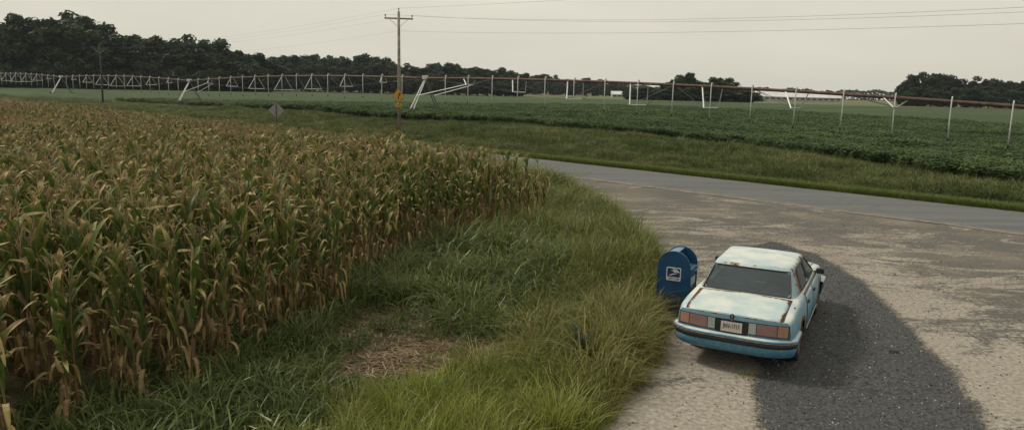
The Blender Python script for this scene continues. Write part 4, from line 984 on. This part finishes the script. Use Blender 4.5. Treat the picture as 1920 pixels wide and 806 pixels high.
for i in range(3):
    m = MB(); rg = random.Random(i)
    for k in range(4): 
        a = rg.uniform(0, 6.28); L = rg.uniform(.06, .16); c = Vector((rg.uniform(-.08, .08), rg.uniform(-.08, .08), .01)); d = Vector((math.cos(a)*L, math.sin(a)*L, rg.uniform(-.01, .04))); s = Vector((-math.sin(a), math.cos(a), 0))*.011; m.add([c-s, c+s, c+d+s*.4, c+d-s*.4], [(0, 1, 2, 3)])
    sm_.append(m.mesh('straw', stw, fix=False))
x = nrg.uniform(-6, 3, 30000); y = nrg.uniform(6.5, 15, 30000); sd_ = pldist(x, y, SOIL, True)*np.where(inpoly(x, y, SOIL), -1, 1)
keep = inpoly(x, y, meadow) & (nrg.random(30000) < np.where(sd_ < .3, .42, .15)); x, y = x[keep], y[keep]
scatter('straw_litter', np.stack([x, y, terrain(x, y)+.004], 1), np.stack([x*0, x*0, nrg.uniform(0, 6.28, len(x))], 1), nrg.uniform(.6, 1.3, len(x)), nrg.integers(0, 3, len(x)), sm_, None, 'dry straw and leaf litter on the bare soil', 'litter')

# ================================================================== CORN
cornl = leafmat('corn_leaf', [(0, (.040, .076, .016)), (.28, (.092, .132, .028)), (.43, (.20, .195, .050)), (.58, (.50, .395, .19)), (.75, (.38, .27, .13)), (.9, (.17, .105, .052)), (1, (.10, .06, .03))], 'tone', .3, .5, .24)
tasm = leafmat('corn_tassel', [(0, (.23, .165, .085)), (.5, (.36, .265, .14)), (1, (.46, .35, .20))], None, .2, .8)
stalkm = leafmat('corn_stalk', [(0, (.075, .085, .025)), (.5, (.16, .12, .045)), (1, (.24, .14, .06))], None, .0, .6)
def corn_leaf(rg, z0, az, L, W, el, droop, tone, tip):
    m = MB(); d = Vector((math.cos(az), math.sin(az), 0)); s = Vector((-math.sin(az), math.cos(az), 0)); p = d*.012+Vector((0, 0, z0)); ang = el; vs = []; at = []; sg = 7; tw = rg.uniform(-.9, .9)
    br = rg.randint(3, 6) if rg.random() < .45 else 99
    for i in range(sg+1):
        u = i/sg; w_ = W*min(1, (u*4+.45))*(1-u**2.5)**.8*.5+.003; ss = (s*math.cos(tw*u)+Vector((0, 0, 1))*math.sin(tw*u)); up = Vector((0, 0, .35*w_))
        vs += [p-ss*w_+up, p, p+ss*w_+up]; tt_ = min(1, tone+tip*u*u+rg.uniform(-.04, .04)); at += [tt_+.05, tt_-.04, tt_+.05]
        ang = max(-1.42, ang-droop/sg*(1+u*.8))
        if i == br: ang = max(-1.42, ang-rg.uniform(.6, 1.3))
        p = p+(d*math.cos(ang)+Vector((0, 0, 1))*math.sin(ang))*(L/sg)
    n = sg+1; m.add(vs, [f for i in range(sg) for f in ((3*i, 3*i+1, 3*i+4, 3*i+3), (3*i+1, 3*i+2, 3*i+5, 3*i+4))], [min(1, max(0, a)) for a in at]); return m
def corn_plant(seed, dry):
    rg = random.Random(seed); H = rg.uniform(1.72, 1.98); parts = []
    m = MB(); b = (rg.uniform(-.06, .06), rg.uniform(-.06, .06)); m.tube([(0, 0, -.03), (b[0]*.3, b[1]*.3, H*.5), (b[0], b[1], H)], [.014, .012, .006], 5); parts.append(('stalk', m, stalkm))
    az0 = rg.uniform(0, 6.28); nl = rg.randint(12, 14)
    for k in range(nl):
        u = k/(nl-1); z0 = .16+u*(H-.28); az = az0+math.pi*k+rg.uniform(-.5, .5)
        dk = rg.random() < dry or u < .34+rg.uniform(-.12, .16)
        if dk: parts.append(('leaf', corn_leaf(rg, z0, az, rg.uniform(.32, .55), rg.uniform(.04, .065), rg.uniform(-.6, .9), rg.uniform(2.0, 4.0), rg.uniform(.62, .92), rg.uniform(-.15, .1)), cornl))
        else: parts.append(('leaf', corn_leaf(rg, z0, az, rg.uniform(.42, .62)*(1-.15*u), rg.uniform(.058, .090), rg.uniform(1.2, 1.5), rg.uniform(.1, 1.0), rg.uniform(.0, .28), rg.uniform(.2, 1.0)), cornl))
    m = MB(); tp = Vector((b[0], b[1], H-.02)); m.tube([tp, tp+Vector((rg.uniform(-.03, .03), rg.uniform(-.03, .03), .26))], [.006, .003], 4)
    for k in range(6):
        a = rg.uniform(0, 6.28); q = Vector((math.cos(a), math.sin(a), 0)); z_ = rg.uniform(.0, .09); m.tube([tp+Vector((0, 0, z_)), tp+q*.07+Vector((0, 0, z_+.11)), tp+q*.13+Vector((0, 0, z_+.13))], [.005, .005, .002], 3)
    parts.append(('tassel', m, tasm))
    if rg.random() < .75:
        m = MB(); a = rg.uniform(0, 6.28); q = Vector((math.cos(a), math.sin(a), 0)); z_ = rg.uniform(.75, .98); m.tube([q*.02+Vector((0, 0, z_)), q*.06+Vector((0, 0, z_+.05)), q*.10+Vector((0, 0, z_+.14)), q*.12+Vector((0, 0, z_+.24))], [.015, .03, .028, .006], 6); parts.append(('ear', m, tasm))
    return parts
DRY = [.06, .08, .12, .16, .2, .25, .33, .45, .62, .8]
PARTS = [corn_plant(300+i, d) for i, d in enumerate(DRY)]
# rows parallel to the road
RW, PS = .72, .15
ns = np.arange(-12, FAR_N, RW); ts = np.arange(-135, 20, PS); T, Nn = np.meshgrid(ts, ns); T = T.ravel()+nrg.normal(0, .045, T.size); Nn = Nn.ravel()+nrg.normal(0, .05, Nn.size)
x, y = xy(T, Nn); keep = in_corn(x, y) & (y > 2.5) & (-x < y*.95+3) & (y < 105) & (nrg.random(len(x)) > .07); x, y, T, Nn = x[keep], y[keep], T[keep], Nn[keep]
D_ = np.hypot(x, y); thin = (D_ < 45) | (nrg.random(len(x)) < 45/D_); x, y, D_ = x[thin], y[thin], D_[thin]
ce_ = CORN_EDGE
de = pldist(x, y, ce_)
dn = fbm(x*.16, y*.16, 51)+.35*(fbm(x*.9, y*.9, 52)-.5)+.12*np.exp(-de/1.2)+np.clip((D_-22)/60, 0, .4)
kind = np.clip(np.round((dn-.30)*14+nrg.normal(0, 1.9, len(x))), 0, 9).astype(int)
szz = nrg.uniform(.88, 1.1, len(x))*np.where((D_ < 27.5), 1.10, 1.0)*np.clip(.84+de*.12, .84, 1); yawz = nrg.uniform(0, 6.28, len(x)); tiltx = nrg.normal(0, .05, len(x)); tilty = nrg.normal(0, .05, len(x))
inframe = (x > -y*.70) & (de < 2.3) & (y < 21); order = np.argsort(np.where(inframe, D_, 1e9)); chosen = order[:300]; mask = np.zeros(len(x), bool); mask[chosen] = True
PM = [[(nm, m.mesh(nm, mt, attr='tone', fix=False)) for nm, m, mt in pl] for pl in PARTS]
def look(d): return 'green-leaved corn plant' if d < .26 else 'half-dried yellowing corn plant' if d < .5 else 'mostly dried brown corn plant'
for i in chosen:
    place = 'in the nearest corner of the field at lower left' if y[i] < 10.5 else ('along the field edge beside the weedy grass' if y[i] < 15 else 'in the edge rows towards the road end')
    k = kind[i]; lab = look(DRY[k])+' '+place
    r = empty('corn_plant', (x[i], y[i], float(terrain(x[i], y[i]))), yawz[i], lab, 'corn', 'corn plants: '+lab); r.rotation_euler = (tiltx[i], tilty[i], yawz[i]); r.scale = (szz[i],)*3
    for nm, me in PM[k]: link(nm, me, r)
def joined(parts):
    J = MB(); mats = []; fm = []
    for nm, m, mt in parts:
        if mt not in mats: mats.append(mt)
        J.add(m.v, m.f, m.a); fm += [mats.index(mt)]*len(m.f)
    me = J.mesh('corn', None, attr='tone', fix=False)
    for mt in mats: me.materials.append(mt)
    me.polygons.foreach_set('material_index', fm); return me
rest = ~mask
scatter('corn_field', np.stack([x, y, terrain(x, y)], 1)[rest], np.stack([tiltx, tilty, yawz], 1)[rest], szz[rest], kind[rest], [joined(p) for p in PARTS], None, 'ripening corn crop filling the field behind its edge rows', 'corn')
print('corn', len(x), 'objects', len(S.objects))

# ================================================================== HAZE: one box of pale air round everything
hz_m = bpy.data.materials.new('haze'); hz_m.use_nodes = True; t_ = hz_m.node_tree; t_.nodes.clear()
ov = t_.nodes.new('ShaderNodeOutputMaterial'); pv = t_.nodes.new('ShaderNodeVolumePrincipled')
pv.inputs['Color'].default_value = (.80, .90, 1.0, 1); pv.inputs['Density'].default_value = .00012; pv.inputs['Anisotropy'].default_value = .3
t_.links.new(pv.outputs[0], ov.inputs['Volume'])
tag(MB().box(-1560, 1560, -60, 1560, -3, 34).build('haze', hz_m), 'thin pale air haze over the whole scene', 'haze', kind='stuff')
